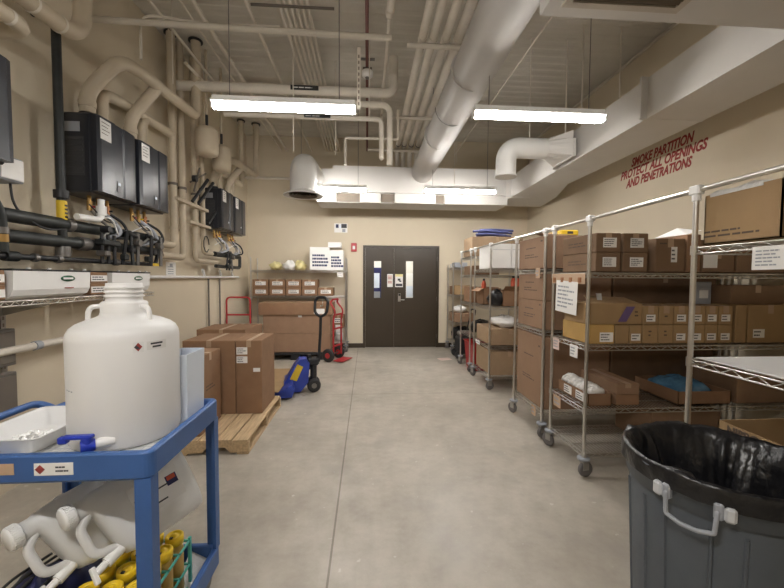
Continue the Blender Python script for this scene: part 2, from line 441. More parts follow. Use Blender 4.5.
def flat_sign(name, label, cat, loc, wd, ht, base='paper', marks=()):
    """paper or plate on a wall facing -Y; marks: (x0,x1,z0,z1,material,name)"""
    o = MB().box(-wd/2, wd/2, -.004, 0, -ht/2, ht/2).build(name, base, None, loc); tag(o, label, cat)
    for (a, b_, c_, d_, mm, nn) in marks: MB().box(a, b_, -.0052, -.004, c_, d_).build(nn, mm, o)
    return o
pk = [(-.05, .05, .03, .11, 'pale_pink', 'printing'), (-.045, .04, -.06, -.01, 'red', 'printing')]
flat_sign('notice', 'narrow pink and white notice on the left door leaf', 'sign', (.508, YB, 1.51), .125, .29, 'paper',
    [(-.05, .05, .02, .12, 'pale_pink', 'printing'), (-.05, .05, -.07, 0, 'pale_pink', 'printing'), (-.04, .03, .05, .065, 'red', 'printing'), (-.04, .03, -.04, -.025, 'red', 'printing')])
flat_sign('notice', 'white notice with yellow top and black band on the right door leaf', 'sign', (.711, YB, 1.51), .175, .29, 'paper',
    [(-.085, .085, .09, .145, 'yellow_film', 'header'), (-.075, .075, -.125, -.07, 'ink', 'black_band'), (-.03, .03, 0, .045, 'ink', 'pictogram'), (.005, .05, -.03, 0, 'ink', 'pictogram')])
flat_sign('wall_sign', 'white picture sheet taped to the back wall above the wire shelving', 'sign', (-.585, YB, 2.665), .29, .2, 'paper',
    [(.01, .13, 0, .09, 'ink', 'picture'), (-.11, -.05, .0, .08, 'navy', 'picture'), (-.03, .0, -.02, .07, 'ice_blue', 'picture'), (.03, .1, -.09, -.02, 'handle_gray', 'picture')])
fa = thing('fire_alarm', 'red fire alarm strobe on the back wall left of the door', 'alarm', (-.297, YB, 2.24))
MB().box(-.062, .062, -.045, 0, -.095, .095, .008).build('housing', 'red', fa)
MB().box(-.028, .028, -.062, -.045, -.045, .03, .006).build('strobe_lens', 'white_plastic', fa)

# stencilled warning on the right wall
Mw = Matrix(((0, 0, -1, 0), (-1, 0, 0, 0), (0, 1, 0, 0), (0, 0, 0, 1)))
wt = thing('wall_lettering', 'red stencilled smoke partition warning high on the right wall', 'sign', (XR, 4.45, 3.02))
for s_, zz, yy, sz in (('SMOKE PARTITION', .10, -.02, .155), ('PROTECT ALL OPENINGS', -.035, .0, .155), ('AND PENETRATIONS', -.17, .03, .155)):
    me = text_mesh(s_, sz, .28, bold=.006, depth=.0008)
    me.transform(Matrix.Scale(1.0, 4)); o = put(me, 'text_line', 'stencil_red', wt)
    wd = max(v.co.x for v in me.vertices)-min(v.co.x for v in me.vertices)
    tgt = {'SMOKE PARTITION': .98, 'PROTECT ALL OPENINGS': 1.36, 'AND PENETRATIONS': 1.06}[s_]
    for v in me.vertices: v.co.x *= tgt/wd
    o.matrix_local = Matrix.Translation((-.001, yy, zz)) @ Mw

# ================================================================ lights
def lamp(x, y_, label, led='led'):
    t = thing('strip_light', label, 'light', (x, y_, 2.985), 0, 'hanging LED strip lights')
    MB().box(-.588, .588, -.062, .062, .012, .03, .004).box(-.585, .585, -.035, .035, .03, .07, .006).build('housing', 'white_plastic', t)
    d = MB().box(-.575, .575, -.036, .036, -.03, .012, .014).build('diffuser', led, t)
    for sx in (-.586, .586): MB().box(sx-.006, sx+.006, -.037, .037, -.031, .012, .003).build('end_cap', 'white_plastic', t)
    for sx in (-.45, .45): MB().cyl((sx, 0, .075), (sx, 0, ZC-3.0), .004, 6).build('suspension_rod', 'steel', t)
    return t
lamp(-.69, 3.18, 'lit strip light nearest the camera, left of the big round duct')
lamp(1.5, 3.18, 'lit strip light nearest the camera, right of the big round duct')
lamp(-.60, 5.98, 'lit strip light at the back, partly hidden by the left round elbow', 'led_back')
lamp(1.5, 5.93, 'lit strip light at the back, right of the big round duct', 'led_back')
lamp(-.72, -.05, 'strip light overhead left, above the camera', 'led_overhead')


# ================================================================ ductwork
rd_ = thing('round_duct', 'large pale round air duct running along the ceiling to the back', 'duct', (.965, 0, 3.5))
MB().cyl((0, -2.9, 0), (.03, 6.72, 0), .196, 40).build('duct_body', 'round_duct', rd_)
for yy in (-1.2, .35, 1.9, 3.45, 5.0): MB().cyl((0, yy-.02, 0), (0, yy+.02, 0), .198, 40).build('seam_band', 'round_duct', rd_)
for yy in (.9, 4.2): MB().tube([(.199*math.cos(a), yy, .199*math.sin(a)) for a in [PI*1.0+PI*i/16 for i in range(17)]], .005, 6).build('hanger_strap', 'steel', rd_)
cd_ = thing('cross_duct', 'flat white duct crossing overhead at the top right with a return grille', 'duct', (1.75, 1.62, 3.05))
MB().box(-.78, .765, -.45, .46, 0, .4, .004).build('duct_body', 'duct', cd_)
fr = MB()
for (a, b_, c_, d_) in ((-.70, -.04, .33, .37), (-.70, -.04, -.35, -.31), (-.70, -.66, -.31, .33), (-.08, -.04, -.31, .33)): fr.box(a, b_, c_, d_, -.012, 0)
gf = fr.build('grille_frame', 'grille_frame', cd_)
lv = MB().box(-.66, -.08, -.31, .33, -.003, -.0005)
for i in range(24):
    yy = -.305+.026*i; lv.add([(-.66, yy, -.004), (-.08, yy, -.004), (-.08, yy+.014, -.014), (-.66, yy+.014, -.014)], [(0, 1, 2, 3)])
lv.build('louvers', 'louver', gf)
MB().cyl((.43, .42, .4), (.43, .42, ZC-3.07), .008, 6).build('hanger_rod', 'pipe', cd_)
ad = thing('air_duct', 'white rectangular air duct along the right wall turning across the back wall', 'duct', (2.8, 3, 3.05))
def wl(p): return (p[0]-2.8, p[1]-3)
MB().prism([wl(p) for p in ((2.52, -2.9), (3.13, -2.9), (3.13, 5.6), (2.6, 5.6))], 0, .37).build('side_run', 'duct', ad)
MB().prism([wl(p) for p in ((2.6, 5.6), (3.13, 5.6), (3.42, 6.5), (3.56, 7.4), (2.62, 7.4), (2.62, 6.72))], -.0, .372).build('corner_transition', 'duct', ad)
er = MB().prism([wl(p) for p in ((-.62, 6.72), (2.62, 6.72), (2.62, 7.4), (-.62, 7.4))], .07, .53)
er.build('end_run', 'duct', ad)
MB().prism([wl(p) for p in ((-1.22, 6.72), (-.62, 6.72), (-.62, 7.4), (-1.22, 7.4))], .07, .47).build('end_cap_section', 'duct', ad)
lo = MB()
for a, b_ in ((-.92, -.57), (-.13, .24), (.50, 1.26), (1.43, 2.62)): lo.box(a-2.8, b_-2.8, 3.78, 4.4, -.105, .07)
lo.box(-.92-2.8, 2.62-2.8, 3.84, 4.4, -.10, .07)
lo.build('lower_plenum', 'duct', ad)
for a, b_ in ((-.57, -.13), (.24, .50), (1.26, 1.43)): MB().box(a-2.8+.01, b_-2.8-.01, 3.815, 3.84, -.09, .06).build('slot_register', 'louver', ad)
for yy in (-1.2, .3, 1.9, 3.6): MB().box(-.285, .335, yy-.012, yy+.012, -.004, .378).build('joint_flange', 'duct', ad)
MB().cyl((-.28, 1.6, .37), (-.28, 1.6, ZC-3.07), .008, 6).build('hanger_rod', 'pipe', ad)
for (xx, yy) in ((-.24, -1.0), (-.22, 1.35), (.25, 1.35)): MB().cyl((xx, yy, .37), (xx, yy, ZC-3.07), .009, 6).build('hanger_rod', 'pipe', ad)
el = thing('duct_elbow', 'white round duct elbow with a ceiling diffuser at the left end of the back duct', 'duct', (-.975, 5.72, 2.82))
MB().tube(bend([(0, 0, .02), (0, 0, .46), (0, 1.0, .52)], .30, 10), .2, 32).build('duct_body', 'duct_white', el)
MB().lathe([(.2, .06), (.215, .04), (.295, .0), (.30, -.01), (.27, -.012), (.21, .01)], 36).build('diffuser_rim', 'duct_white', el)
dv = MB()
for r_ in (.06, .11, .16, .21): dv.lathe([(r_, -.012), (r_-.03, .02)], 28)
dv.cyl((0, 0, .02), (0, 0, .025), .2, 28); dv.build('diffuser_cone', 'louver', el)
e2 = thing('duct_elbow', 'white round branch duct elbow pointing down from the right side duct', 'duct', (1.75, 4.6, 2.85))
MB().tube(bend([(0, 0, 0), (0, 0, .37), (.5, 0, .37)], .2, 10), .125, 28).build('duct_body', 'duct_white', e2)
MB().cyl((.3, 0, .49), (.3, 0, ZC-2.87), .006, 6).build('hanger_rod', 'pipe', e2)
tn = MB()
vs = [(.5, .125*math.cos(a), .37+.115*math.sin(a)) for a in [2*PI*i/16+PI/4 for i in range(16)]]
def sq(a):
    c_, s_ = math.cos(a), math.sin(a); k = max(abs(c_), abs(s_)); return (.74, .24*c_/k, .37+.15*s_/k)
tn.add(vs+[sq(2*PI*i/16+PI/4) for i in range(16)], [(i, (i+1) % 16, 16+(i+1) % 16, 16+i) for i in range(16)]).box(.74, .772, -.25, .25, .21, .42)
tn.build('transition', 'duct', e2)
MB().lathe([(.127, .03), (.135, .02), (.135, 0), (.12, 0), (.11, .02)], 28).build('outlet_ring', 'duct_white', e2)
MB().cyl((0, 0, .02), (0, 0, .024), .12, 24).build('outlet_screen', 'louver', e2)

# ================================================================ ceiling pipes, conduits, struts
YS = -1.5
pipe('beige square strut spanning across the ceiling above the left strip light', [(-2.6, 3.76, 4.0), (.24, 3.82, 4.0)], .034, rad=0, name='ceiling_strut', cat='strut', n=4)
pipe('short beige strut under the bundle of pipes beside the big round duct', [(.40, 3.84, 3.95), (1.0, 3.84, 3.95)], .03, name='ceiling_strut', cat='strut', n=4)
pipe('far beige strut under the bundle of pipes beside the big round duct', [(.42, 5.54, 3.95), (1.0, 5.54, 3.95)], .03, name='ceiling_strut', cat='strut', n=4)
pipe('beige strut at the far end of the pipe bundle above the white end duct', [(.0, 6.85, 3.92), (1.0, 6.85, 3.92)], .03, name='ceiling_strut', cat='strut', n=4)
pipe('short dark strut clamped above the bank of thin conduits', [(-1.13, 3.74, 4.2), (-.33, 3.74, 4.2)], .016, 'dark_strut', name='ceiling_strut', cat='strut', n=4)
pipe('conduit nearest the left wall along the ceiling', [(-2.2, YS, 4.3), (-2.15, 5.7, 4.3)], .016, name='conduit', cat='conduit')
pipe('thin conduit second from the left wall along the ceiling', [(-1.86, YS, 4.3), (-1.86, 8.15, 4.3)], .010, name='conduit', cat='conduit')
pipe('thick beige conduit third from the left wall along the ceiling', [(-1.735, YS, 4.3), (-1.735, 8.15, 4.3)], .026, name='conduit', cat='conduit')
pipe('single conduit left of the bank of six conduits', [(-1.2, YS, 4.3), (-1.22, 8.15, 4.3)], .018, name='conduit', cat='conduit')
for i in range(6):
    nm = ['leftmost conduit in the bank of six', 'second conduit from the left in the bank of six', 'third conduit from the left in the bank of six', 'third conduit from the right in the bank of six', 'second conduit from the right in the bank of six', 'rightmost conduit in the bank of six'][i]
    pipe(nm+' above the left strip light', [(-.9+.058*i, YS, 4.33), (-.9+.058*i, 8.15, 4.33)], .018 if i else .022, name='conduit', cat='conduit', group='bank of six conduits', n=8)
sp = pipe('dark red sprinkler pipe along the middle of the ceiling', [(-.01, YS, 4.35), (-.01, 8.15, 4.35)], .02, 'red_pipe', name='sprinkler_pipe')
for yy in (3.75, 4.85): MB().box(-.1, .1, yy-YS-.02, yy-YS+.02, .02, .035).build('pipe_hanger', 'steel', sp)
sd = thing('smoke_detector', 'round white detector hanging from the dark red sprinkler pipe', 'detector', (-.005, 4.95, 4.2))
MB().lathe([(0, 0), (.05, .002), (.07, .02), (.075, .06), (.07, .08), (0, .085)], 24).build('housing', 'white_plastic', sd)
MB().lathe([(0, -.018), (.025, -.015), (.03, 0)], 16).build('sensor_head', 'steel', sd)
MB().box(-.06, .06, -.01, .01, .085, .13).build('bracket', 'dark_strut', sd)
pipe('thick beige pipe stub running to the end of the ceiling strut', [(.225, YS, 4.25), (.225, 3.86, 4.25)], .04, rad=.05, bands=((3.1, .03, 1.2, 'pipe', 'coupling'), (5.3, .05, 1.2, 'pipe', 'coupling')))
pipe('thinner beige pipe continuing past the strut, left of the pipe bundle', [(.225, 3.9, 4.25), (.225, 6.1, 4.25), (.225, 6.1, 3.5)], .02, rad=.06)
for i, (x, r_, nm) in enumerate(((.56, .043, 'leftmost pipe of the bundle beside the big round duct'), (.67, .043, 'second pipe from the left in the bundle beside the round duct'), (.80, .045, 'third pipe from the left in the bundle beside the round duct'), (.93, .05, 'rightmost pipe of the bundle, half hidden by the round duct'))):
    pipe(nm, [(x, YS, 4.04), (x, 6.98, 4.02), (x, 7.1, 3.62)], r_, group='pipe bundle beside the round duct', rad=.1, bands=((5.33, .05, 1.12, 'pipe', 'clamp'), (7.04, .05, 1.12, 'pipe', 'clamp'), (8.3, .03, 1.15, 'steel', 'clevis_hanger')))
pipe('thin pale bar along the ceiling right of the big round duct', [(1.725, YS, 4.02), (1.725, 7.3, 4.02)], .010, name='conduit', cat='conduit')
def lab_pipe(label, pts, r, z):
    o = pipe(label, pts, r)
    return o
o = pipe('thick beige pipe crossing behind the left strip light, with a dark flow label', [(-2.52, 5.0, 4.03), (.34, 5.0, 4.03), (.34, 5.0, 4.5)], .062, rad=.12)
lb = MB().box(1.52, 1.88, -.069, -.063, -.03, .03).build('pipe_label', 'black', o)
bb = MB(); bars(bb, .3, .035, 1, .0008, Matrix.Translation((1.7, -.069, 0)) @ Matrix.Rotation(PI/2, 4, 'X'), 5); bb.build('printing', 'label', lb)
o = pipe('second beige pipe crossing behind the left strip light, just below the thick one', [(-1.9, 5.05, 3.90), (.30, 5.05, 3.90), (.30, 5.05, 3.1)], .04, rad=.12)
o = pipe('low beige pipe crossing right under the left strip light, with a dark label', [(-1.9, 5.1, 3.73), (.19, 5.1, 3.73), (.19, 5.1, 3.2)], .032, rad=.08)
lb = MB().box(1.05, 1.4, -.038, -.033, -.022, .022).build('pipe_label', 'black', o)
bb = MB(); bars(bb, .3, .026, 1, .0008, Matrix.Translation((1.22, -.038, 0)) @ Matrix.Rotation(PI/2, 4, 'X'), 8); bb.build('printing', 'label', lb)
pipe('white bent pipe forming a square hook above the back duct', [(-.32, 5.4, 3.2), (-.32, 5.4, 3.58), (.44, 5.4, 3.58), (.44, 5.4, 4.0)], .018, rad=.03)
pipe('beige drop pipe right of the left strip light', [(.33, 5.6, 4.1), (.33, 5.6, 3.3)], .035)
for i, (x, y_, zb) in enumerate(((-.45, 5.3, 3.3), (.02, 4.6, 3.5), (-.9, 4.6, 3.1), (1.42, 6.0, 3.1), (1.55, 6.4, 3.6), (-2.15, 4.3, 3.7))):
    pipe(['thin hanging rod above the square hook pipe', 'thin hanging rod under the sprinkler pipe', 'thin hanging rod left of the conduit bank', 'thin hanging rod left of the downturned branch elbow', 'second thin hanging rod left of the branch elbow', 'thin hanging rod beside the vent header at the left wall'][i], [(x, y_, zb), (x, y_, ZC-.02)], .006, name='hanging_rod', cat='rod', n=6)
ps = thing('perforated_strut', 'short perforated hanging strut at the right end of the left strip light', 'strut', (-.085, 3.6, 3.3))
MB().box(-.016, .016, -.016, .016, -.12, .45).build('channel', 'pipe', ps)
hs = MB()
for i in range(9): hs.box(-.006, .006, -.0172, -.016, -.09+.055*i, -.06+.055*i)
hs.build('slots', 'louver', ps)
pipe('slotted strut slanting under the ceiling left of the left strip light', [(-2.2, 4.7, 4.15), (-2.1, 5.8, 4.12)], .026, name='perforated_strut', cat='strut', n=4)
pipe('beige pipe along the top of the back wall beside the left elbow', [(-2.6, 8.1, 3.69), (-1.2, 8.1, 3.69)], .03)
pipe('thin curved conduit looping from the vent header across the ceiling', [(-2.28, 3.95, 3.75), (-2.28, 3.95, 4.2), (-1.6, 4.1, 4.22), (-1.2, 4.15, 4.27), (-.95, 4.15, 4.27)], .013, rad=.15, name='conduit', cat='conduit')

# ================================================================ left wall: heaters, vents, pipes
def heater(y0, y1, z0, z1, label, sticker_=True):
    d = .35; t = thing('water_heater', label, 'water heater', (XL, (y0+y1)/2, z0), 0, 'tankless water heaters'); hw = (y1-y0)/2; h = z1-z0
    MB().box(0, d-.06, -hw, hw, .0, h, .012).build('cabinet', 'heater', t)
    hw2 = hw-.002
    prof = [(d-.06, -hw2), (d-.012, -hw2), (d, -hw2+.04), (d+.004, -.05), (d-.006, -.035), (d-.006, .06), (d+.004, .075), (d, hw2-.04), (d-.012, hw2), (d-.06, hw2)]
    c = MB().prism(prof, .015, h-.01).build('front_cover', 'heater', t)
    MB().box(d+.004, d+.0065, .05-.09, .05-.035, .06, .15).build('control_panel', 'heater_gray', c)
    MB().box(d+.0065, d+.0075, -.032, .005, .115, .14).build('display', 'ice_blue', c)
    if sticker_:
        MB().box(d-.0, d+.0035, -hw+.03, -hw+.16, h-.2, h-.03).build('label', 'label', c)
        p = MB()
        for i in range(4): p.box(d+.0035, d+.0042, -hw+.045, -hw+.14-.02*(i % 2), h-.06-.03*i, h-.055-.03*i)
        p.build('printing', 'print', c)
    s_ = MB().box(.06, .21, -hw-.002, -hw, h-.16, h-.08).build('side_label', 'handle_gray', t)
    v = MB().box(.05, .24, -hw-.0015, -hw, .14, h-.2)
    for i in range(7): v.box(.06, .23, -hw-.004, -hw-.0015, .16+.045*i, .178+.045*i)
    v.build('side_vent', 'heater_gray', t)
    for yy in (-.11, 0, .11): MB().cyl((.16, yy, -.05), (.16, yy, 0), .016, 10).build('port', 'brass', t)
    for yy in (-.11, .07): MB().cyl((.17, yy, h), (.17, yy, h+.04), .066, 18).build('vent_collar', 'heater', t)
    return t
heater(2.08, 2.54, 2.27, 2.93, 'black tankless water heater cut by the left edge of the picture')
heater(3.27, 3.79, 2.27, 2.93, 'black tankless water heater right of the black gas riser, nearest of the full ones')
heater(3.84, 4.37, 2.27, 2.93, 'second full black tankless water heater, beside the beige vertical pipes')
heater(5.90, 6.41, 2.32, 2.95, 'far black tankless water heater, left one of the back pair')
heater(6.46, 7.02, 2.32, 2.95, 'farthest black tankless water heater, nearest the back wall corner')
jb = thing('junction_box', 'small pale grey box mounted under the leftmost water heater', 'box', (-2.6, 2.62, 2.19))
MB().box(.09, .22, -.02, .02, .12, .14).build('bracket', 'dark_strut', jb)
MB().box(0, .25, -.09, .09, 0, .16, .008).build('enclosure', 'handle_gray', jb)
MB().box(.25, .258, -.08, .08, .01, .15, .004).build('cover', 'label', jb)
def vent(label, y1, y2, yend, zc, label2, zt):
    t = thing('vent_pipe', label, 'pipe', (-2.43, y1, zt))
    dz = zc-zt
    MB().tube(bend([(0, 0, .04), (0, 0, .22), (.22, .08, dz-.06), (.22, .35, dz), (.22, yend-y1, dz+.09), (.22, yend-y1, ZC-zt)], .14), .058, 16).build('header_pipe', 'ivory', t)
    MB().tube(bend([(0, y2-y1, .04), (0, y2-y1, .24), (.22, y2-y1+.12, dz+.03)], .12), .056, 16).build('branch_pipe', 'ivory', t)
    for (yy) in (0, y2-y1): MB().cyl((0, yy, .09), (0, yy, .14), .066, 16).build('coupling', 'ivory', t)
    MB().lathe([(.06, 0), (.085, 0), (.085, .02), (.06, .02)], 16, M=Matrix.Translation((.22, yend-y1, ZC-zt-.04))).build('ceiling_collar', 'black', t)
    t2 = thing('intake_pipe', label2, 'pipe', (-2.43, y1+.18, zt))
    MB().tube(bend([(0, 0, .04), (0, 0, .3), (-.02, .3, .36), (-.02, yend-y1-.5, .40), (-.02, yend-y1-.32, .40), (-.02, yend-y1-.32, ZC-zt)], .1), .05, 16).build('header_pipe', 'ivory', t2)
    MB().tube(bend([(0, y2-y1, .04), (0, y2-y1, .2), (-.02, y2-y1+.1, .36)], .06), .05, 14).build('branch_pipe', 'ivory', t2)
    MB().lathe([(.052, 0), (.075, 0), (.075, .02), (.052, .02)], 16, M=Matrix.Translation((-.02, yend-y1-.32, ZC-zt-.04))).build('ceiling_collar', 'black', t2)
vent('beige vent pipe with an arched header above the two near water heaters', 3.42, 4.0, 5.0, 3.55, 'beige intake pipe against the wall above the two near water heaters', 2.94)
vent('beige vent pipe with an arched header above the back pair of heaters', 6.05, 6.62, 7.55, 3.5, 'beige intake pipe against the wall above the back pair of heaters', 2.96)
pipe('fat beige insulated pipe at the top left corner, turning up through the ceiling', [(-2.3, 1.2, 3.33), (-2.3, 3.2, 3.46), (-2.3, 3.26, 4.6)], .062, 'ivory', .22, n=18, bands=((1.55, .02, 1.06, 'pipe', 'joint_band'), (1.78, .02, 1.06, 'pipe', 'joint_band')))
pipe('lower fat beige pipe at the top left corner, turning into the wall', [(-2.3, 1.2, 3.19), (-2.3, 2.72, 3.23), (-2.59, 2.75, 3.23)], .05, 'ivory', .12, n=16, bands=((1.38, .02, 1.06, 'pipe', 'joint_band'),))
o = pipe('black gas riser pipe with a yellow band, left of the near water heaters', [(-2.42, 3.1, 1.74), (-2.42, 3.1, 3.60), (-2.59, 3.1, 3.60)], .031, 'insulation', .08, n=16)
MB().cyl((0, 0, .27), (0, 0, .42), .034, 18).build('yellow_marker', 'yellow', o); pm = MB()
for i in range(4): pm.box(.032, .036, -.012, .012, .285+.03*i, .30+.03*i)
pm.build('printing', 'black', o)
MB().cyl((0, 0, .44), (0, 0, .50), .05, 16).build('flange', 'black', o); MB().cyl((0, 0, -.02), (0, 0, .06), .05, 16).build('union_fitting', 'steel', o)
V = [('thick beige vertical pipe right of the near water heaters, leftmost of its row', -2.44, 4.83, 1.96, .044, -1), ('second beige vertical pipe from the left in the row on the left wall', -2.44, 5.06, 1.82, .042, -1),
     ('third beige vertical pipe in the row on the left wall', -2.5, 5.24, 2.3, .022, 0), ('fourth beige vertical pipe in the row, bending towards the far heaters', -2.44, 5.40, 1.80, .036, 1), ('rightmost beige vertical pipe in the row on the left wall', -2.44, 5.66, 1.93, .034, 1)]
for lb_, x, yy, zb, r_, dr_ in V:
    pts = [(x, yy, ZC-.02), (x, yy, zb)]+([(x, yy+dr_*(.75 if dr_ > 0 else .55), zb)] if dr_ else [])
    pipe(lb_, pts, r_, 'ivory', .09, name='vertical_pipe', group='vertical pipes on the left wall', bands=((ZC-2.75, .03, 1.25, 'dark_strut', 'pipe_clamp'), (ZC-2.2, .03, 1.2, 'ivory', 'pipe_clamp')))
for i, (yy, zz, rr_, nm) in enumerate(((5.2, 3.20, .145, 'large'), (5.62, 3.11, .13, 'smaller'))):
    t = thing('expansion_tank', ['large cream expansion tank hanging beside the vertical pipes', 'smaller cream expansion tank hanging behind the larger one'][i], 'tank', (-2.17+.03*i, yy, zz))
    MB().lathe([(0, 0), (rr_*.75, .008), (rr_*.94, .03), (rr_, .07), (rr_, .31), (rr_*.94, .35), (rr_*.75, .375), (0, .38)], 28).build('shell', 'ivory', t)
    MB().cyl((0, 0, .37), (0, 0, .55), .018, 10).build('nipple', 'black', t)
    MB().cyl((0, 0, .55), (0, 0, ZC-zz-.02), .02, 10).build('drop_pipe', 'ivory', t)
    MB().lathe([(rr_+.002, .19), (rr_+.004, .2), (rr_+.002, .21)], 28).build('seam_band', 'ivory', t)
# manifold: insulated mains along the wall
pipe('upper black insulated main along the left wall above the shelf', [(-2.42, 1.2, 1.96), (-2.42, 4.45, 1.99)], .048, 'insulation', n=14, bands=((.8, .04, 1.12, 'black', 'joint_band'), (1.95, .06, 1.15, 'steel', 'joint_band')))
pipe('middle black insulated main along the left wall above the shelf', [(-2.42, 1.2, 1.82), (-2.42, 4.45, 1.85)], .046, 'insulation', n=14, bands=((1.1, .03, 1.1, 'black', 'joint_band'), (2.1, .1, 1.25, 'steel', 'joint_band')))
pipe('thin black pipe with grey fittings, lowest of the mains on the left wall', [(-2.38, 1.2, 1.69), (-2.38, 4.3, 1.70), (-2.38, 4.36, 1.86)], .02, 'black', .05, bands=((1.42, .09, 1.7, 'insulation', 'union_fitting'), (1.6, .03, 1.5, 'steel', 'coupling'), (1.8, .04, 1.5, 'steel', 'coupling'), (2.45, .05, 1.5, 'steel', 'coupling')))
pipe('black pipe loop at the back wall end below the far heaters', [(-2.4, 6.0, 1.74), (-2.4, 7.1, 1.74), (-2.4, 7.1, 1.95)], .028, 'insulation', .08)
pipe('upper black insulated pipe below the far heaters', [(-2.4, 5.95, 1.93), (-2.4, 7.05, 1.94)], .04, 'insulation')
o = thing('strainer_assembly', 'dark valve and strainer cluster below the near water heaters', 'valve', (-2.36, 3.4, 1.72))
for i, (yy, zz) in enumerate(((0, 0), (.08, .0), (.16, .0))): MB().cyl((.03, yy, -.04), (.03, yy, .22), .014, 10).build('valve_stem', 'black', o)
MB().box(-.02, .07, -.03, .2, .12, .17, .01).build('valve_body', 'insulation', o); MB().box(.0, .09, -.04, .03, .02, .07, .01).build('valve_body', 'steel', o); MB().cyl((.02, .02, .26), (.09, .02, .26), .03, 12).build('handwheel', 'black', o)
for yy, sd_, nm in ((3.80, 1, 'dark pump and valve cluster between the two near water heaters, above the shelf'), (4.18, 2, 'dark valve cluster with a yellow tag at the end of the black mains'), (6.4, 3, 'dark valve cluster under the far water heaters')):
    o = thing('valve_cluster', nm, 'valve', (-2.33, yy, 1.70)); rd = random.Random(sd_)
    for i in range(3): MB().cyl((rd.uniform(-.03, .03), -.1+.1*i, -.02), (rd.uniform(-.02, .04), -.1+.1*i, .3), .016, 10).build('valve_stem', ['black', 'insulation', 'steel'][i], o)
    for i in range(3): MB().box(-.03, .03, -.13+.1*i, -.07+.1*i, .02+.08*i, .08+.08*i, .01).build('valve_body', ['insulation', 'black', 'dark_strut'][i], o)
    MB().cyl((.0, -.12, .3), (.0, .12, .26), .018, 10).build('connecting_pipe', 'black', o)
    MB().cyl((.03, .06, .2), (.06, .06, .2), .035, 14).build('gauge', 'steel', o)
    if sd_ == 2: MB().box(.03, .033, -.1, .04, -.02, .01).build('yellow_tag', 'yellow', o)
def hoses(y0, z0, label, n=3, seed=1, k=1.0):
    rd = random.Random(seed); t = thing('pipe_connections', label, 'pipe', (-2.43, y0, z0))
    for i in range(n):
        yy = -.11+.11*i; dx = rd.uniform(.02, .09)
        MB().tube(bend([(0, yy, -.02), (.0, yy, -.08), (dx, yy+.05+.06*i, -.16), (dx+.04, yy+.16, -.24-.03*i), (.02, yy+.06-.05*i, -.36+.02*i)], .09, 5), .013 if i != 1 else .02, 8).build('flexible_hose', ['zinc', 'handle_gray', 'black'][i % 3], t)
        MB().cyl((0, yy, -.1), (0, yy, -.02), .021, 10).build('valve', 'brass' if i != 2 else 'copper', t)
        MB().box(-.005, .045, yy-.006, yy+.006, -.075, -.06).build('valve_lever', ['red', 'yellow', 'black'][i % 3], t)
    MB().tube(bend([(.06, -.2, -.06), (.10, -.05, -.2), (.07, .12, -.16), (.09, .22, -.28)], .1, 5), .006, 6).build('cable', 'black', t)
    MB().tube(bend([(.03, -.18, -.22), (.12, -.02, -.12), (.10, .1, -.3), (.02, .2, -.26)], .1, 5), .007, 6).build('cable', 'label', t)
    return t
hoses(3.52, 2.24, 'grey hoses and brass valves under the nearest full water heater', 3, 3)
hoses(4.10, 2.24, 'hoses and valves under the second full water heater', 3, 5)
hoses(6.15, 2.29, 'hoses and valves under the left heater of the back pair', 3, 8)
hoses(6.75, 2.29, 'hoses and valves under the farthest water heater', 3, 11)
pipe('white plastic drain elbow below the nearest full water heater', [(-2.34, 3.42, 2.24), (-2.34, 3.42, 2.06), (-2.34, 3.14, 2.045)], .026, 'white_plastic', .07, name='drain_pipe', bands=((.1, .08, 1.5, 'white_plastic', 'trap_body'),))
pipe('fat black hose with a brass valve at the left picture edge', [(-2.35, 2.36, 2.27), (-2.33, 2.38, 2.12), (-2.34, 2.52, 2.0), (-2.35, 2.54, 1.72)], .03, 'insulation', .1, name='hose', cat='hose', bands=((.48, .04, 1.25, 'steel', 'coupling'), (.53, .05, 1.1, 'brass', 'valve')))
pipe('thin black cable drooping from the small pale grey box', [(-2.42, 2.68, 2.22), (-2.42, 2.7, 2.02), (-2.36, 2.85, 1.9), (-2.36, 3.05, 1.93)], .008, 'black', .12, name='cable', cat='cable', n=6)
vc = thing('valve_cluster', 'dark gauge and valve cluster clamped to the beige vertical pipes', 'valve', (-2.4, 5.4, 2.55))
for (a, b_) in (((0, -.15, .05), (.1, .12, .42)), ((0, .02, .05), (.1, .3, .42)), ((0, .35, -.18), (.06, .55, .08)), ((0, .5, -.2), (.06, .7, .06))): MB().cyl(a, b_, .022, 10).build('flexible_conduit', 'black', vc)
for (a, b_) in (((0, -.2, .3), (.08, .1, .5)), ((0, -.1, .2), (.04, .0, .55))): MB().cyl(a, b_, .012, 8).build('stem', 'dark_strut', vc)
MB().cyl((.02, -.16, .36), (.07, -.16, .36), .045, 16).build('gauge', 'black', vc); MB().box(-.03, .03, -.6, .3, -.02, .02).build('support_channel', 'ivory', vc); MB().box(-.03, .04, -.3, .35, -.26, -.225).build('support_channel', 'ivory', vc)
MB().tube([(.03+.0*i, .2+.09*math.cos(i*.7), -.5+.12*math.sin(i*.7)) for i in range(9)], .008, 6).build('cable', 'black', vc)
o = pipe('white drain line with angled stubs along the left wall below the far heaters', [(-2.55, 4.2, 1.56), (-2.55, 7.45, 1.57)], .02, 'white_plastic', name='drain_pipe')
for yy in (5.95, 6.6, 7.15): MB().cyl((0, yy-4.2, .0), (.02, yy-4.32, .12), .02, 10).build('angled_stub', 'white_plastic', o)
pipe('thin dark conduit dropping below the white drain line, left one', [(-2.56, 6.1, 1.54), (-2.56, 6.1, .6)], .014, 'dark_strut', name='conduit', cat='conduit')
pipe('thin dark conduit dropping below the white drain line, right one', [(-2.56, 6.55, 1.54), (-2.56, 6.55, .6)], .014, 'dark_strut', name='conduit', cat='conduit')
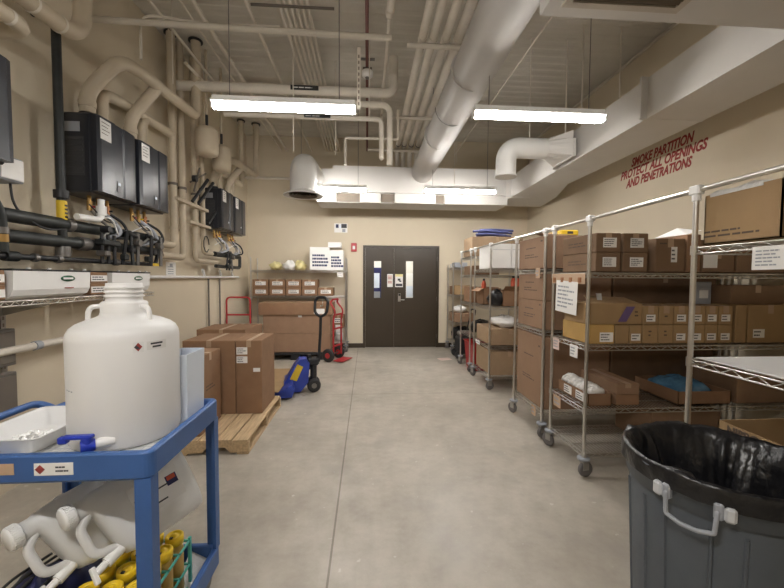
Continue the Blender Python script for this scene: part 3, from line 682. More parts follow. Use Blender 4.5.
pipe('white pipe rail with a joint under the wall shelf', [(-2.5, 1.0, 1.035), (-2.5, 4.0, 1.04)], .028, 'pipe', name='pipe_rail', bands=((1.93, .05, 1.25, 'handle_gray', 'joint'),))
wn = MB().box(0, .003, -.12, .12, 0, .21).build('wall_notice', 'paper', None, (XL, 5.05, 1.55)); tag(wn, 'white sheet of paper on the left wall under the vertical pipes', 'sign')
p = MB(); 
for i in range(4): p.box(.003, .0036, -.08, .06, .05+.03*i, .06+.03*i)
p.box(.003, .0038, -.03, .04, .14, .19); p.build('printing', 'handle_gray', wn)

# wall shelf with tubs and boxes
ws = thing('wall_shelf', 'wire wall shelf under the heaters holding pale tubs and small boxes', 'shelf', (XL, 2.6, 1.40))
d = MB(); y0, y1 = -1.4, 1.42
for xx in (.02, .35): d.cyl((xx, y0, .0), (xx, y1, 0), .006, 6)
d.cyl((.35, y0, -.03), (.35, y1, -.03), .005, 6)
yy = y0
while yy < y1: d.tube([(.02, yy, .005), (.35, yy, .005)], .003, 4); yy += .028
yy = y0; k = 0
while yy < y1-.03: d.tube([(.35, yy, 0 if k % 2 else -.03), (.35, yy+.035, -.03 if k % 2 else 0)], .0035, 4); yy += .035; k += 1
d.build('wire_deck', 'chrome', ws)
for yy in (.17, 1.2):
    u_ = MB().box(0, .02, yy-.018, yy+.018, -.75, .1); u_.build('upright', 'zinc', ws)
    s_ = MB()
    for i in range(14): s_.box(.02, .021, yy-.006, yy+.006, -.7+.05*i, -.675+.05*i)
    s_.build('slots', 'louver', ws)
    MB().prism([(.02, -.0), (.34, -.03), (.34, -.04), (.02, -.12)], yy-.006, yy+.006, 'y').build('bracket', 'zinc', ws)
for zz, hh, lb_ in ((.93, .26, 'upper dark grey outlet box on the left wall below the pipe rail'), (.58, .30, 'lower dark grey outlet box on the left wall beside the blue cart')):
    t = thing('outlet_box', lb_, 'box', (XL, 2.72, zz)); MB().box(.022, .09, -.09, .06, 0, hh, .005).build('enclosure', 'steel', t); MB().box(.09, .096, -.08, .05, .02, hh-.02, .003).build('cover', 'dark_strut', t)
    MB().box(0, .022, -.02, .02, hh*.3, hh*.7).build('mounting_plate', 'zinc', t)
def tub(y0, y1, lb_):
    t = thing('white_tub', lb_, 'tub', (-2.42, (y0+y1)/2, 1.412)); hw = (y1-y0)/2
    MB().prism([(-.15, 0), (.10, 0), (.145, .02), (.165, .06), (.172, .185), (-.15, .185)], -hw, hw, 'y').build('tub_body', 'white_plastic', t)
    MB().box(-.152, .176, -hw-.004, hw+.004, .185, .198, .003).build('lid', 'black', t)
    for q in (-.6, -.1, .5, .9): MB().cyl((.15, hw*q, .198), (.15, hw*q, .208), .012, 8).build('lid_screw', 'white_plastic', t)
    cx = hw*.32
    e = MB().lathe([(0, .0), (1, 0), (1, .004), (0, .004)], 24, M=Matrix.Translation((.168, cx, .135)) @ Matrix.Rotation(PI/2, 4, 'Y') @ Matrix.Diagonal((.022, .065, 1, 1))).build('oval_badge', 'green', t)
    tx = MB().box(.1722, .1735, cx-.045, cx+.045, .128, .142).build('lettering', 'label', e)
    MB().box(.168, .1715, cx-.03, cx+.05, .062, .068).build('small_print', 'stencil_red', t)
    return t
tub(2.49, 3.14, 'long white tub with a green oval badge on the wall shelf, left of the two'); tub(3.40, 3.96, 'shorter white tub with a green oval badge on the wall shelf behind the carboy')
for (y0, y1, z0, nm) in ((2.26, 2.46, 1.412, 'lower small box at the left end of the wall shelf'), (2.26, 2.46, 1.506, 'upper small box at the left end of the wall shelf'), (3.17, 3.37, 1.412, 'lower small box between the two white tubs'), (3.17, 3.37, 1.506, 'upper small box between the two white tubs')):
    carton(nm+' with a white end', -2.55, -2.27, y0, y1, z0, z0+.092, labels=(('r', .5, .45, .19, .05, 2),), tape=None, group='small boxes on the wall shelf')

# ================================================================ wire racks
CACHE = {}
def shelf_mesh(Lx, Ly):
    k = (round(Lx, 3), round(Ly, 3))
    if k in CACHE: return CACHE[k]
    s = MB(); hx, hy = Lx/2, Ly/2
    for sy in (-1, 1):
        s.cyl((-hx, sy*hy, 0), (hx, sy*hy, 0), .0045, 6); s.cyl((-hx, sy*hy, -.03), (hx, sy*hy, -.03), .0045, 6)
    for sx in (-1, 1):
        s.cyl((sx*hx, -hy, 0), (sx*hx, hy, 0), .0045, 6); s.cyl((sx*hx, -hy, -.03), (sx*hx, hy, -.03), .0045, 6)
    def zig(a, b_):
        a, b_ = Vector(a), Vector(b_); n = max(2, int((b_-a).length/.055)); d = (b_-a)/n
        s.tube([a+d*i+Vector((0, 0, -.03 if i % 2 else 0)) for i in range(n+1)], .0035, 4)
    for sy in (-1, 1): zig((-hx, sy*hy, 0), (hx, sy*hy, 0))
    for sx in (-1, 1): zig((sx*hx, -hy, 0), (sx*hx, hy, 0))
    n = int(Lx/.028)
    for i in range(1, n):
        x = -hx+Lx*i/n; s.tube([(x, -hy, .006), (x, hy, .006)], .0024, 4)
    for yy in (-hy*.35, hy*.35): s.tube([(-hx, yy, .001), (hx, yy, .001)], .004, 5)
    for sx in (-1, 1):
        for sy in (-1, 1): s.cyl((sx*hx, sy*hy, -.036), (sx*hx, sy*hy, .012), .018, 10)
    CACHE[k] = s.mesh('wire_shelf'); CACHE[k].materials.append(MATS['chrome']); return CACHE[k]
def caster_meshes():
    if 'c' in CACHE: return CACHE['c']
    f_ = MB(); f_.cyl((0, 0, .128), (0, 0, .14), .03, 16); f_.box(-.022, -.018, -.018, .034, .06, .125); f_.box(.018, .022, -.018, .034, .06, .125); f_.box(-.022, .022, -.02, .034, .118, .126)
    w_ = MB().lathe([(.0, -.014), (.04, -.015), (.058, -.012), (.062, 0), (.058, .012), (.04, .015), (0, .014)], 20, M=Matrix.Translation((0, .018, .0625)) @ Matrix.Rotation(PI/2, 4, 'Y'))
    u_ = MB().lathe([(.02, .138), (.045, .14), (.048, .15), (.045, .16), (.02, .162)], 20)
    a = [x.mesh(n) for x, n in ((f_, 'fork'), (w_, 'wheel'), (u_, 'bumper'))]
    for q, mm in zip(a, ('zinc', 'wheel_gray', 'handle_gray')): q.materials.append(MATS[mm])
    CACHE['c'] = a; return a
def rack(label, x0, x1, y0, y1, levels, top, casters=True, rail=True, backrail=False, rearshort=0):
    cx, cy = (x0+x1)/2, (y0+y1)/2
    t = thing('wire_rack', label, 'rack', (cx, cy, 0), 0, 'chrome wire racks')
    hx, hy = (x1-x0)/2, (y1-y0)/2
    zb = .14 if casters else .0
    for sx in (-1, 1):
        for sy in (-1, 1):
            p = MB().cyl((0, 0, zb), (0, 0, top-.0), .0135, 12)
            for k in range(int((top-.25)/.0508)): p.cyl((0, 0, .2+.0508*k), (0, 0, .203+.0508*k), .0142, 10, caps=False)
            po = p.build('post', 'chrome', t, (sx*hx, sy*hy, 0))
            if casters:
                a = caster_meshes(); fo = put(a[0], 'caster', None, t, (sx*hx, sy*hy, 0), (0, 0, .5*sx+.9*sy)); put(a[1], 'wheel', None, fo); put(a[2], 'bumper', None, fo)
            else: MB().lathe([(.0, 0), (.022, 0), (.022, .02), (.016, .04), (.0, .04)], 12).build('levelling_foot', 'zinc', po)
            if rail and sx < 0:
                c = MB().box(-.022, .022, -.03, .03, top-.02, top+.028, .006); c.cyl((0, 0, top-.05), (0, 0, top-.02), .02, 12)
                c.build('rail_connector', 'white_plastic', po)
    for z in levels: put(shelf_mesh(2*hx, 2*hy), 'wire_shelf', None, t, (0, 0, z-.006))
    if rail: MB().cyl((-hx, -hy, top+.004), (-hx, hy, top+.004), .013, 12).build('top_rail', 'chrome', t)
    return t
RX0, RX1 = 1.705, 3.53
rC = rack('chrome wire rack nearest the camera on the right, behind the grey trash can', RX0, RX1, 1.25, 1.81, [.575, 1.147, 1.732], 2.02)
rB = rack('chrome wire rack second from the camera, holding rows of small tan boxes', RX0, RX1, 2.72, 3.25, [.195, .545, 1.042, 1.612], 2.02)
rA = rack('chrome wire rack filled with one column of four brown cartons', RX0, RX1, 3.42, 4.10, [.262, 1.05, 1.655], 2.02)
rD = rack('chrome wire rack with a big white carton pair on its upper shelf', RX0, RX1, 4.98, 5.72, [.19, .615, 1.165, 1.70], 2.03)
rG = rack('chrome wire rack with a red tote below its lowest shelf', RX0, RX1, 5.95, 6.55, [.62, 1.15, 1.62, 1.93], 2.03)
rE = rack('low chrome wire rack at the back wall right of the door', 1.80, 3.2, 7.58, 8.08, [.22, .63, 1.21, 1.79], 1.86, rail=False)
def tie(label, ya, yb):
    o = MB().cyl((0, 0, 0), (0, yb-ya, 0), .013, 12).build('tie_rail', 'chrome', None, (RX0, ya, 2.024)); tag(o, label, 'rail', 'tie rails between the racks')
tie('chrome tube joining the nearest rack to the second rack along their tops', 1.841, 2.689); tie('short chrome tube joining the second rack to the carton-column rack', 3.281, 3.389)
tie('chrome tube joining the carton-column rack to the rack with the white cartons', 4.131, 4.949); tie('short chrome tube joining the white-carton rack to the red-tote rack', 5.751, 5.919)
def card_on(label, x, y, z, wd, ht, material='paper', tilt=0, rows=4, cat='sign', name='shelf_label', seed=3):
    """a card hanging on the aisle side of a rack, facing -X"""
    Mx = Matrix(((0, 0, -1, 0), (-1, 0, 0, 0), (0, 1, 0, 0), (0, 0, 0, 1)))
    o = MB().box(-wd/2, wd/2, -ht/2, ht/2, -.001, .001, M=Mx).build(name, material, None, (x, y, z), (tilt, 0, 0)); tag(o, label, cat)
    if rows:
        p = MB(); bars(p, wd*.8, ht*.75, rows, .0012, Mx, seed); p.build('printing', 'handle_gray', o)
    return o
AX = RX0-.022
card_on('white typed sheet hanging from the top shelf of the second rack', AX-.004, 2.99, 1.41, .33, .27, tilt=.05, rows=6, seed=4)
cs = card_on('tan label strip with clips under the top shelf of the second rack', AX, 2.98, 1.565, .5, .085, 'clip_tan', rows=0, name='clip_strip', cat='label strip')
for i in range(4): MB().box(-.006, -.001, -.2+.13*i, -.16+.13*i, -.03, .01).build('clip', 'copper', cs)
card_on('pink shelf tag hanging under the middle shelf of the second rack', AX, 3.14, .985, .10, .10, 'pale_pink', rows=3, seed=6)
card_on('white shelf tag at the near end of the second rack middle shelf', AX, 2.86, .975, .11, .10, rows=3, seed=7)
card_on('tan tag under the lower shelf of the second rack', AX, 3.10, .48, .12, .10, 'clip_tan', rows=2, seed=9)
card_on('white printed sheet on the upper shelf edge of the nearest rack', AX, 1.425, 1.655, .15, .10, rows=5, seed=12)
card_on('tan tag on the upper shelf edge of the carton-column rack', AX, 3.52, 1.62, .09, .10, 'clip_tan', rows=2, seed=13)
card_on('tan tag on the bottom shelf edge of the carton-column rack', AX, 3.55, .235, .09, .10, 'clip_tan', rows=2, seed=14)
card_on('white shelf tag on the lower shelf of the rack with white cartons', AX, 5.45, .60, .2, .06, rows=1, seed=15)
ln = MB().box(-.9, .9, -.26, .26, 0, .004, .001).build('shelf_liner', 'liner', None, ((RX0+RX1)/2, 1.53, 1.152)); tag(ln, 'glossy white liner sheet on the empty middle shelf of the nearest rack', 'shelf liner')

# rack C (nearest)
o = open_carton('big brown open carton with torn plastic on the nearest rack top shelf', 1.735, 2.40, 1.435, 1.79, 1.742, 1.99, 0, 'card_tan', flaps=(('r', .18, .35),)); 
p = MB(); bars(p, .28, .045, 2, .0004, face_matrix('l', .3325, .1775, .248, .40, .2), 4); p.build('printing', 'print', o)
tp = MB().box(-.334, -.3325, -.1, .15, .236, .2485); tp.prism([(-.15, .2485), (.16, .2485), (.12, .262), (.02, .256), (-.06, .268), (-.12, .254)], -.334, -.325, 'x'); tp.build('torn_film', 'clear_film', o)
carton('dark brown carton behind the torn open one on the nearest rack top shelf', 2.45, 3.1, 1.32, 1.76, 1.742, 2.0)
carton('brown carton at the near end of the nearest rack top shelf', 1.735, 2.05, 1.266, 1.42, 1.742, 1.99, material='card_tan', tape=None)
o = open_carton('open tan carton with black lettering beside the trash can on the nearest rack', 1.745, 2.5, 1.27, 1.68, .585, .865, 0, 'card_tan')
me = text_mesh('NIPRO', .05, bold=.002); tx = put(me, 'lettering', 'print', o)
tx.matrix_local = Matrix.Translation((-.3785, .085, .236)) @ Mw
carton('plain brown carton behind the open lettered carton on the nearest rack', 2.56, 3.2, 1.3, 1.75, .585, .90)

# rack B (second)
BY = 2.745
for i, (x0, x1, nm) in enumerate(((1.775, 1.975, 'left'), (1.995, 2.20, 'right'))):
    for k in range(2):
        carton(f'{["lower", "upper"][k]} white-labelled brown carton in the {nm} pair on the second rack top', x0, x1, BY, 3.23, 1.622+.151*k, 1.771+.151*k, labels=(('f', .55, .5, .11, .075, 4),), prints=(('l', .5, .5, .3, .05, 2),), group='labelled cartons on the second rack top shelf', tape=None if k == 0 else 'y', material='card_dark')
carton('cube carton with a slanted label right of the labelled pairs on the second rack', 2.265, 2.51, BY, 3.1, 1.622, 1.885, labels=(('f', .62, .52, .05, .12, 3),), prints=(('f', .25, .85, .06, .03, 1),), material='card_dark')
carton('narrow brown carton squeezed behind the cube carton on the second rack', 2.205, 2.26, 2.85, 3.2, 1.622, 1.88, tape=None)
o = carton('brown carton topped with white paper on the second rack top shelf', 2.525, 2.64, BY, 3.2, 1.622, 1.92, tape=None)
pp = MB().add([(-.05, -.2, .30), (.06, -.22, .33), (.08, .1, .31), (-.06, .12, .302), (-.0, -.05, .37)], [(0, 1, 4), (1, 2, 4), (2, 3, 4), (3, 0, 4)]); o2 = pp.build('packing_paper', 'paper', None, (2.58, 2.96, 1.621)); tag(o2, 'crumpled white paper on a carton on the second rack top shelf', 'paper')
carton('dark carton with a pale label on the second rack, behind the nearest rack', 2.655, 2.93, BY, 3.2, 1.622, 1.80, labels=(('f', .25, .5, .12, .11, 0),), material='card_dark')
carton('rightmost dark carton on the second rack top shelf', 2.95, 3.45, BY, 3.2, 1.622, 1.83, material='card_dark')
# row of small cartons on the middle shelf
xs = [1.955, 2.068, 2.176, 2.309, 2.436, 2.563, 2.705, 2.815, 2.94]
n_ = 0
for i in range(1, 8):
    lab = i in (0, 1, 4, 5, 6, 7)
    carton(f'small gold carton in the bottom row on the second rack, {ORD[i-1]} from the left', xs[i]+.003, xs[i+1]-.003, BY, 3.05, 1.052, 1.202, material='card_tan', labels=((('f', .5, .35, .075, .055, 2),) if lab else ()), prints=(() if lab else (('f', .5, .55, .03, .06, 2),)), tape=None, group='small cartons on the second rack middle shelf')
    if i >= 2:
        carton(f'small gold carton in the upper row on the second rack, {ORD[i-2]} from the left', xs[i]+.003, xs[i+1]-.003, BY, 3.05, 1.204, 1.352, material='card_tan', labels=((('f', .5, .35, .075, .055, 2),) if i in (2, 4, 5, 6, 7) else ()), prints=((('f', .5, .55, .03, .06, 2),) if i in (3,) else ()), group='small cartons on the second rack middle shelf')
o = carton('golden yellow carton with a white label at the near corner of the middle shelf', 1.74, 1.945, BY, 3.14, 1.052, 1.205, material='card_gold', labels=(('f', .68, .35, .11, .075, 3),), tape=None)
carton('gold-brown carton right of the golden yellow one on the second rack', 1.952, 2.064, BY, 3.12, 1.052, 1.202, material='card_tan', tape=None)
o = carton('long carton with purple tape lying on top of the small cartons', 1.70+.03, 2.175, BY+.01, 3.10, 1.207, 1.372, material='card_tan', labels=(), prints=(('f', .9, .5, .03, .06, 2),), tape=None)
MB().prism([(.02, .02), (.09, .02), (.16, .14), (.09, .14)], -.1795, -.1785, 'y').build('purple_tape', 'purple', o)
MB().add([(-.2, -.17, .166), (.2, -.17, .166), (.24, .06, .20), (-.1, .1, .215)], [(0, 1, 2, 3)]).add([(-.2, -.17, .163), (.2, -.17, .163), (.24, .06, .197), (-.1, .1, .212)], [(3, 2, 1, 0)]).build('raised_flap', 'card_tan', o)
MB().add([(-.1, -.1, .168), (-.06, -.1, .168), (.05, .08, .235), (.0, .08, .235)], [(0, 1, 2, 3)]).build('packing_slip', 'paper', o)
carton('narrow tan carton standing right of the small carton rows', 2.965, 3.06, BY, 3.15, 1.052, 1.36, material='card_tan', tape=None)
carton('wide tan carton at the right end of the second rack middle shelf', 3.07, 3.46, BY, 3.15, 1.052, 1.36, material='card_tan', labels=(('f', .25, .25, .1, .07, 2),))
carton('tan carton lying on top at the right end of the second rack middle shelf', 2.97, 3.45, 2.80, 3.15, 1.362, 1.52, material='card_dark')
o = MB().box(-.07, .07, -.02, .02, 0, .19, .003).box(-.055, .055, -.0205, -.02, .02, .17).build('grey_binder', 'handle_gray', None, (2.86, 2.95, 1.354)); tag(o, 'grey white binder standing on the small carton rows of the second rack', 'binder'); MB().box(-.04, .04, -.022, -.0205, .05, .12).build('spine_label', 'label', o)
# lower shelf of rack B
o = open_carton('low open carton full of white packets on the second rack lower shelf', 1.745, 1.935, BY+.0, 3.20, .555, .655, 0, 'card', labels=(('l', .35, .5, .12, .07, 3), ('l', .75, .5, .12, .07, 3)))
for i in range(9):
    yy = 2.80+.047*i; q = MB().blob((0, 0, 0), (.075, .032, .045), amp=.12, seed=i).build('white_packet', 'white_film', None, (1.84, yy, .65+.006*(i % 3))); tag(q, f'white plastic packet {ORD[i]} from the near end of the low open carton', 'packet', 'white packets in the low open carton')
for k in range(2): carton(['lower long brown carton beside the open packet carton', 'upper long brown carton beside the open packet carton, taped on top'][k], 1.985, 2.178, BY+.01, 3.24, .555+.088*k, .641+.088*k, rz=.0, material='card_pink' if k else 'card', group='two long cartons on the second rack lower shelf', tape='y' if k else None)
o = open_carton('wide brown tray carton heaped with blue plastic on the second rack', 2.50, 2.95, BY, 3.23, .555, .66, 0, 'card')
q = MB().blob((0, 0, 0), (.2, .215, .07), n=26, k=12, amp=.14, seed=5, flat=-.05).build('blue_wrap', 'blue_film', None, (2.725, 2.99, .645)); tag(q, 'crumpled blue plastic wrap filling the wide tray carton', 'plastic wrap')
carton('dark carton at the right end of the second rack lower shelf', 3.0, 3.45, BY, 3.2, .555, .80, material='card_dark')
carton('brown carton on the bottom shelf of the second rack, under the blue tray', 2.3, 2.9, BY+.03, 3.2, .205, .49, material='card_dark')

# rack A (carton column)
AY0, AY1 = 3.45, 4.07
for (z0, z1, nm) in ((.272, .985, 'tall bottom carton of the column rack with printed lines'), (1.06, 1.343, 'carton resting on the middle shelf of the column rack'), (1.346, 1.612, 'carton stacked second on the middle shelf of the column rack'), (1.666, 1.985, 'topmost carton of the column rack above the upper shelf')):
    carton(nm, 1.725, 2.4, AY0, AY1, z0, z1, material='card_pink', prints=(('l', .5, .35 if z1 < .99 else .42, .32, .05, 2), ('l', .5, .68, .26, .025, 1), ('l', .86, .86, .05, .04, 1)), group='carton column')
for (x0, x1, z0, z1, nm) in ((2.42, 3.5, .272, .97, 'bottom'), (2.42, 3.5, 1.06, 1.60, 'middle'), (2.42, 3.5, 1.666, 1.96, 'top')): carton(f'dark carton behind the carton column on its {nm} shelf', x0, x1, AY0, AY1, z0, z1, material='card_dark')
o = MB().add([(0, -.3, 0), (.3, -.28, .0), (.32, .25, .01), (.02, .2, .09)], [(0, 1, 2, 3)]).add([(0, -.3, .005), (.3, -.28, .005), (.32, .25, .015), (.02, .2, .095)], [(3, 2, 1, 0)]).build('cardboard_sheet', 'card_pink', None, (1.76, 3.76, 1.988)); tag(o, 'loose bent cardboard sheet on top of the carton column', 'cardboard')
o = MB().box(-.09, .09, -.2, .2, 0, .055, .01).build('yellow_case', 'yellow', None, (2.05, 3.80, 2.005)); tag(o, 'flat yellow case on top of the carton column', 'case'); MB().box(-.03, .03, -.201, -.199, .015, .04).build('printing', 'ink', o)

# rack D
for i, (x0, x1) in enumerate(((1.735, 2.0), (2.01, 2.35))):
    o = carton(['left tall white carton on the upper shelf of the white-carton rack', 'right tall white carton on the upper shelf of the white-carton rack'][i], x0, x1, 5.0, 5.6, 1.71, 2.05, material='paper', tape=None, name='white_carton', group='tall white cartons')
    MB().box((x0-x1)/2+.01, (x1-x0)/2-.01, -.3012, -.3, .255, .259).build('lid_seam', 'handle_gray', o)
o = thing('blue_roll_bundle', 'bundle of dark blue rolled tubing on top of the far racks', 'bundle', (2.05, 6.2, 2.262))
for i, (a, b_, zz) in enumerate(((-.25, .3, .03), (-.28, .35, .09), (-.2, .42, .03), (-.15, .46, .09), (-.1, .5, .14))): MB().tube(bend([(a, -.2+.07*i, zz), (a+.25, -.15+.07*i, zz+.02), (b_, -.1+.05*i, zz)], .1), .02, 10).build('roll', 'blue_roll', o)
carton('tan carton on the very top of the red-tote rack', 1.73, 2.6, 6.0, 6.5, 1.94, 2.262, material='card_dist')
carton('brown carton on the bottom shelf of the white-carton rack', 1.735, 2.28, 5.0, 5.68, .20, .535, material='card_dist', group=None)
carton('brown carton on the lower shelf of the white-carton rack, under a plastic bag', 1.735, 2.3, 5.0, 5.68, .625, .855, material='card_dist')
q = MB().blob((0, 0, .08), (.19, .26, .085), n=24, k=12, amp=.16, seed=9, flat=0).build('plastic_bag', 'white_film', None, (2.02, 5.26, .856)); tag(q, 'crumpled white plastic bag lying on a carton of the white-carton rack', 'bag')
open_carton('open tan carton on the middle shelf of the white-carton rack, far one', 1.735, 2.0, 5.36, 5.68, 1.175, 1.42, 0, 'card', flaps=(('l', .1, -.5),))
open_carton('open tan carton on the middle shelf of the white-carton rack, near one', 1.90, 2.36, 5.01, 5.33, 1.175, 1.40, 0, 'card', flaps=(('f', .1, .6),))
for i, (x, yy, h_) in enumerate(((1.80, 5.56, .2), (2.12, 5.2, .24), (2.2, 5.24, .24))):
    t = thing('red_bottle', ['red bottle standing in the far open carton of the white-carton rack', 'left red bottle standing in the near open carton', 'right red bottle standing in the near open carton'][i], 'bottle', (x, yy, 1.182), 0, 'red bottles')
    MB().lathe([(0, 0), (.035, 0), (.036, h_+.1), (.02, h_+.15), (.0, h_+.15)], 16).build('bottle_body', 'orange_red', t); MB().cyl((0, 0, h_+.15), (0, 0, h_+.18), .018, 12).build('cap', 'black', t)
q = MB().blob((0, 0, .11), (.14, .14, .12), n=20, k=10, amp=.14, seed=21, flat=0).build('dark_bag', 'bag', None, (1.87, 5.15, 1.176)); tag(q, 'dark plastic bag on the middle shelf of the white-carton rack', 'bag')
# red-tote rack
t = thing('red_tote', 'red plastic tote on the floor under the red-tote rack', 'tote', (1.98, 6.24, 0))
MB().add([(x*k, y_*k, z) for k, z in ((.86, 0), (1, .46), (.96, .46), (.82, .02)) for x, y_ in ((-.22, -.26), (.22, -.26), (.22, .26), (-.22, .26))],
    [(0, 3, 2, 1)]+[(4*a+i, 4*a+(i+1) % 4, 4*a+4+(i+1) % 4, 4*a+4+i) for a in range(3) for i in range(4)]+[(12, 13, 14, 15)]).build('tote_body', 'red_bin', t)
MB().tube([(-.228, -.268, .46), (.228, -.268, .46), (.228, .268, .46), (-.228, .268, .46)], .012, 8, closed=True).build('rim', 'red_bin', t)
q = MB().blob((0, 0, .1), (.2, .2, .12), amp=.14, seed=31, flat=0).build('dark_bag', 'bag', None, (1.96, 6.2, .63)); tag(q, 'dark plastic bag on the lowest shelf above the red tote', 'bag')
carton('brown carton on the shelf above the dark bag of the red-tote rack', 1.74, 2.2, 6.0, 6.5, 1.16, 1.42)
carton('low dark carton on the upper shelf of the red-tote rack', 1.74, 2.2, 6.0, 6.5, 1.63, 1.78, material='card_dark')
# low back rack
for i, (x0, x1, y0, y1, z0, z1, mm, nm) in enumerate(((1.83, 2.1, 7.6, 7.85, 1.80, 1.9, 'handle_gray', 'grey carton'), (1.83, 2.05, 7.87, 8.05, 1.80, 1.88, 'paper', 'white carton'), (1.83, 2.2, 7.6, 7.82, 1.22, 1.42, 'card_tan', 'tan carton, near'), (1.83, 2.2, 7.84, 8.06, 1.22, 1.40, 'card', 'brown carton, far'), (1.83, 2.25, 7.6, 8.05, .64, .83, 'card_pink', 'wide pinkish carton'))):
    carton(nm+[' on top of the low back rack', ' at the back on top of the low back rack', ' on the third shelf of the low back rack', ' on the third shelf of the low back rack', ' on the second shelf of the low back rack'][i], x0, x1, y0, y1, z0, z1, material=mm)
q = MB().blob((0, 0, .07), (.15, .2, .08), amp=.15, seed=41, flat=0).build('plastic_bag', 'white_film', None, (2.0, 7.82, .831)); tag(q, 'white plastic bag on the pinkish carton of the low back rack', 'bag')
for i, (x, yy, s_) in enumerate(((1.98, 7.75, .16), (2.15, 7.95, .14))):
    q = MB().blob((0, 0, s_*.9), (s_, s_, s_), amp=.14, seed=50+i, flat=0).build('dark_bag', 'bag', None, (x, yy, .23)); tag(q, ['dark bag at the front of the bottom shelf of the low back rack', 'dark bag at the rear of the bottom shelf of the low back rack'][i], 'bag')
t = thing('floor_machine', 'black wheeled machine parked on the floor before the low back rack', 'machine', (1.90, 7.1, 0))
MB().box(-.13, .2, -.18, .18, .1, .42, .03).build('housing', 'black', t); MB().box(-.1, .15, -.14, .14, .42, .52, .03).build('cover', 'steel', t)
for yy in (-.15, .15): MB().cyl((-.12, yy-.02, .08), (-.12, yy+.02, .08), .08, 16).build('wheel', 'rubber', t); MB().cyl((.15, yy-.02, .06), (.15, yy+.02, .06), .06, 16).build('wheel', 'rubber', t)
MB().tube(bend([(.1, -.15, .45), (.2, -.15, .95), (.2, .15, .95), (.1, .15, .45)], .05), .012, 8).build('handle', 'black', t)

# ================================================================ trash can with bag on a dolly
tc_ = thing('trash_can', 'large grey round trash can in the right foreground', 'trash can', (1.342, 1.285, .17))
RZ = .71
tc_.scale = (.925, .925, 1)
def ribbed(p):
    x, y_, z = p; return p
MB().lathe([(0, 0), (.272, 0), (.278, .02), (.304, RZ-.12), (.302, RZ-.11), (.318, RZ-.10), (.32, RZ-.02), (.332, RZ-.012), (.333, RZ), (.318, RZ), (.305, RZ-.03), (.29, RZ-.13), (.262, .03), (0, .02)], 64).build('can_body', 'bin_gray', tc_)
rb = MB()
for i in range(8):
    a = 2*PI*(i+.5)/8+.1
    def fnr(p, a=a):
        u_, z = p; rr = .277+(.304-.277)*z/(RZ-.12); return (rr*math.cos(a+u_), rr*math.sin(a+u_), z)
    for s_ in (-.24, .24):
        vs = []
        for z in (.06, RZ-.14):
            for du, dr_ in ((-.025, 0), (-.012, .007), (.012, .007), (.025, 0)):
                x, y_, zz = fnr((s_+du, z)); k = 1+dr_/.28; vs.append((x*k, y_*k, zz))
        rb.add(vs, [(0, 1, 5, 4), (1, 2, 6, 5), (2, 3, 7, 6), (0, 3, 2, 1), (4, 5, 6, 7)])
rb.build('side_ribs', 'bin_gray', tc_)
for a0 in (math.radians(212), math.radians(32)):
    hd = MB(); rr = .335
    def P(a, r_, z): return (r_*math.cos(a0+a), r_*math.sin(a0+a), z)
    hd.tube(bend([P(-.215, .318, RZ-.05), P(-.215, .35, RZ-.06), P(-.20, .354, RZ-.128), P(-.07, .358, RZ-.138), P(.07, .358, RZ-.138), P(.20, .354, RZ-.128), P(.215, .35, RZ-.06), P(.215, .318, RZ-.05)], .006, 3), .0075, 10)
    ho = hd.build('handle', 'handle_gray', tc_)
    for a in (-.225, .225): MB().box(-.014, .014, -.014, .014, -.055, .0, .006, M=Matrix.Translation(P(a, .335, RZ-.03)) @ rotz(a0+a)).build('handle_mount', 'handle_gray', ho)
    for a in (-.315, .315): sub(MB().box(-.013, .014, -.017, .017, -.05, .0, .008, M=Matrix.Translation(P(a, .336, RZ-.035)) @ rotz(a0+a)).build('bag_cinch', 'handle_white', tc_), 'pale grey bag cinch beside the handle')
bg = thing('trash_bag', 'black plastic bag lining the grey trash can, folded over its rim', 'bag', (1.342, 1.285, .17))
bg.scale = (.925, .925, 1)
rd = random.Random(4); n = 96
prof = [(.334, RZ-.05, .010), (.338, RZ-.035, .008), (.338, RZ-.01, .004), (.336, RZ+.012, .005), (.328, RZ+.022, .006), (.308, RZ+.01, .012), (.285, RZ-.04, .024), (.262, RZ-.12, .032), (.235, RZ-.22, .036), (.2, RZ-.33, .034), (.13, RZ-.42, .03), (.05, RZ-.45, .02), (0, RZ-.46, 0)]
ph = [rd.uniform(0, 6.28) for _ in range(12)]
vs = []
for j, (r_, z, am) in enumerate(prof):
    for k in range(n):
        a = 2*PI*k/n; q = 0
        for i, fr_ in enumerate((5, 9, 14, 21, 33)): q += math.sin(fr_*a+ph[i]+j*(.5-.25*i)*(1 if j > 5 else .3))/(1+.45*i)
        q *= am*.62; rr = max(0, r_+(q if j < 5 else -abs(q)*1.3+.3*am))
        zz = z+(q*.9 if j > 3 else q*.7 if j == 0 else 0)
        vs.append((rr*math.cos(a), rr*math.sin(a), zz))
bgo = MB().add(vs, [(j*n+k, j*n+(k+1) % n, (j+1)*n+(k+1) % n, (j+1)*n+k) for j in range(len(prof)-1) for k in range(n)], True).build('bag_film', 'bag', bg)
dl = thing('can_dolly', 'round black wheeled dolly under the grey trash can', 'dolly', (1.342, 1.285, 0))
MB().lathe([(0, .13), (.25, .13), (.265, .14), (.265, .168), (.25, .17), (0, .169)], 40).build('platform', 'black', dl)
for i in range(5):
    a = 2*PI*i/5; x, y_ = .2*math.cos(a), .2*math.sin(a)
    c_ = MB().box(-.02, .02, -.012, .03, .07, .13).build('caster', 'steel', dl, (x, y_, 0)); MB().cyl((-.014, .01, .04), (.014, .01, .04), .04, 16).build('wheel', 'rubber', c_)

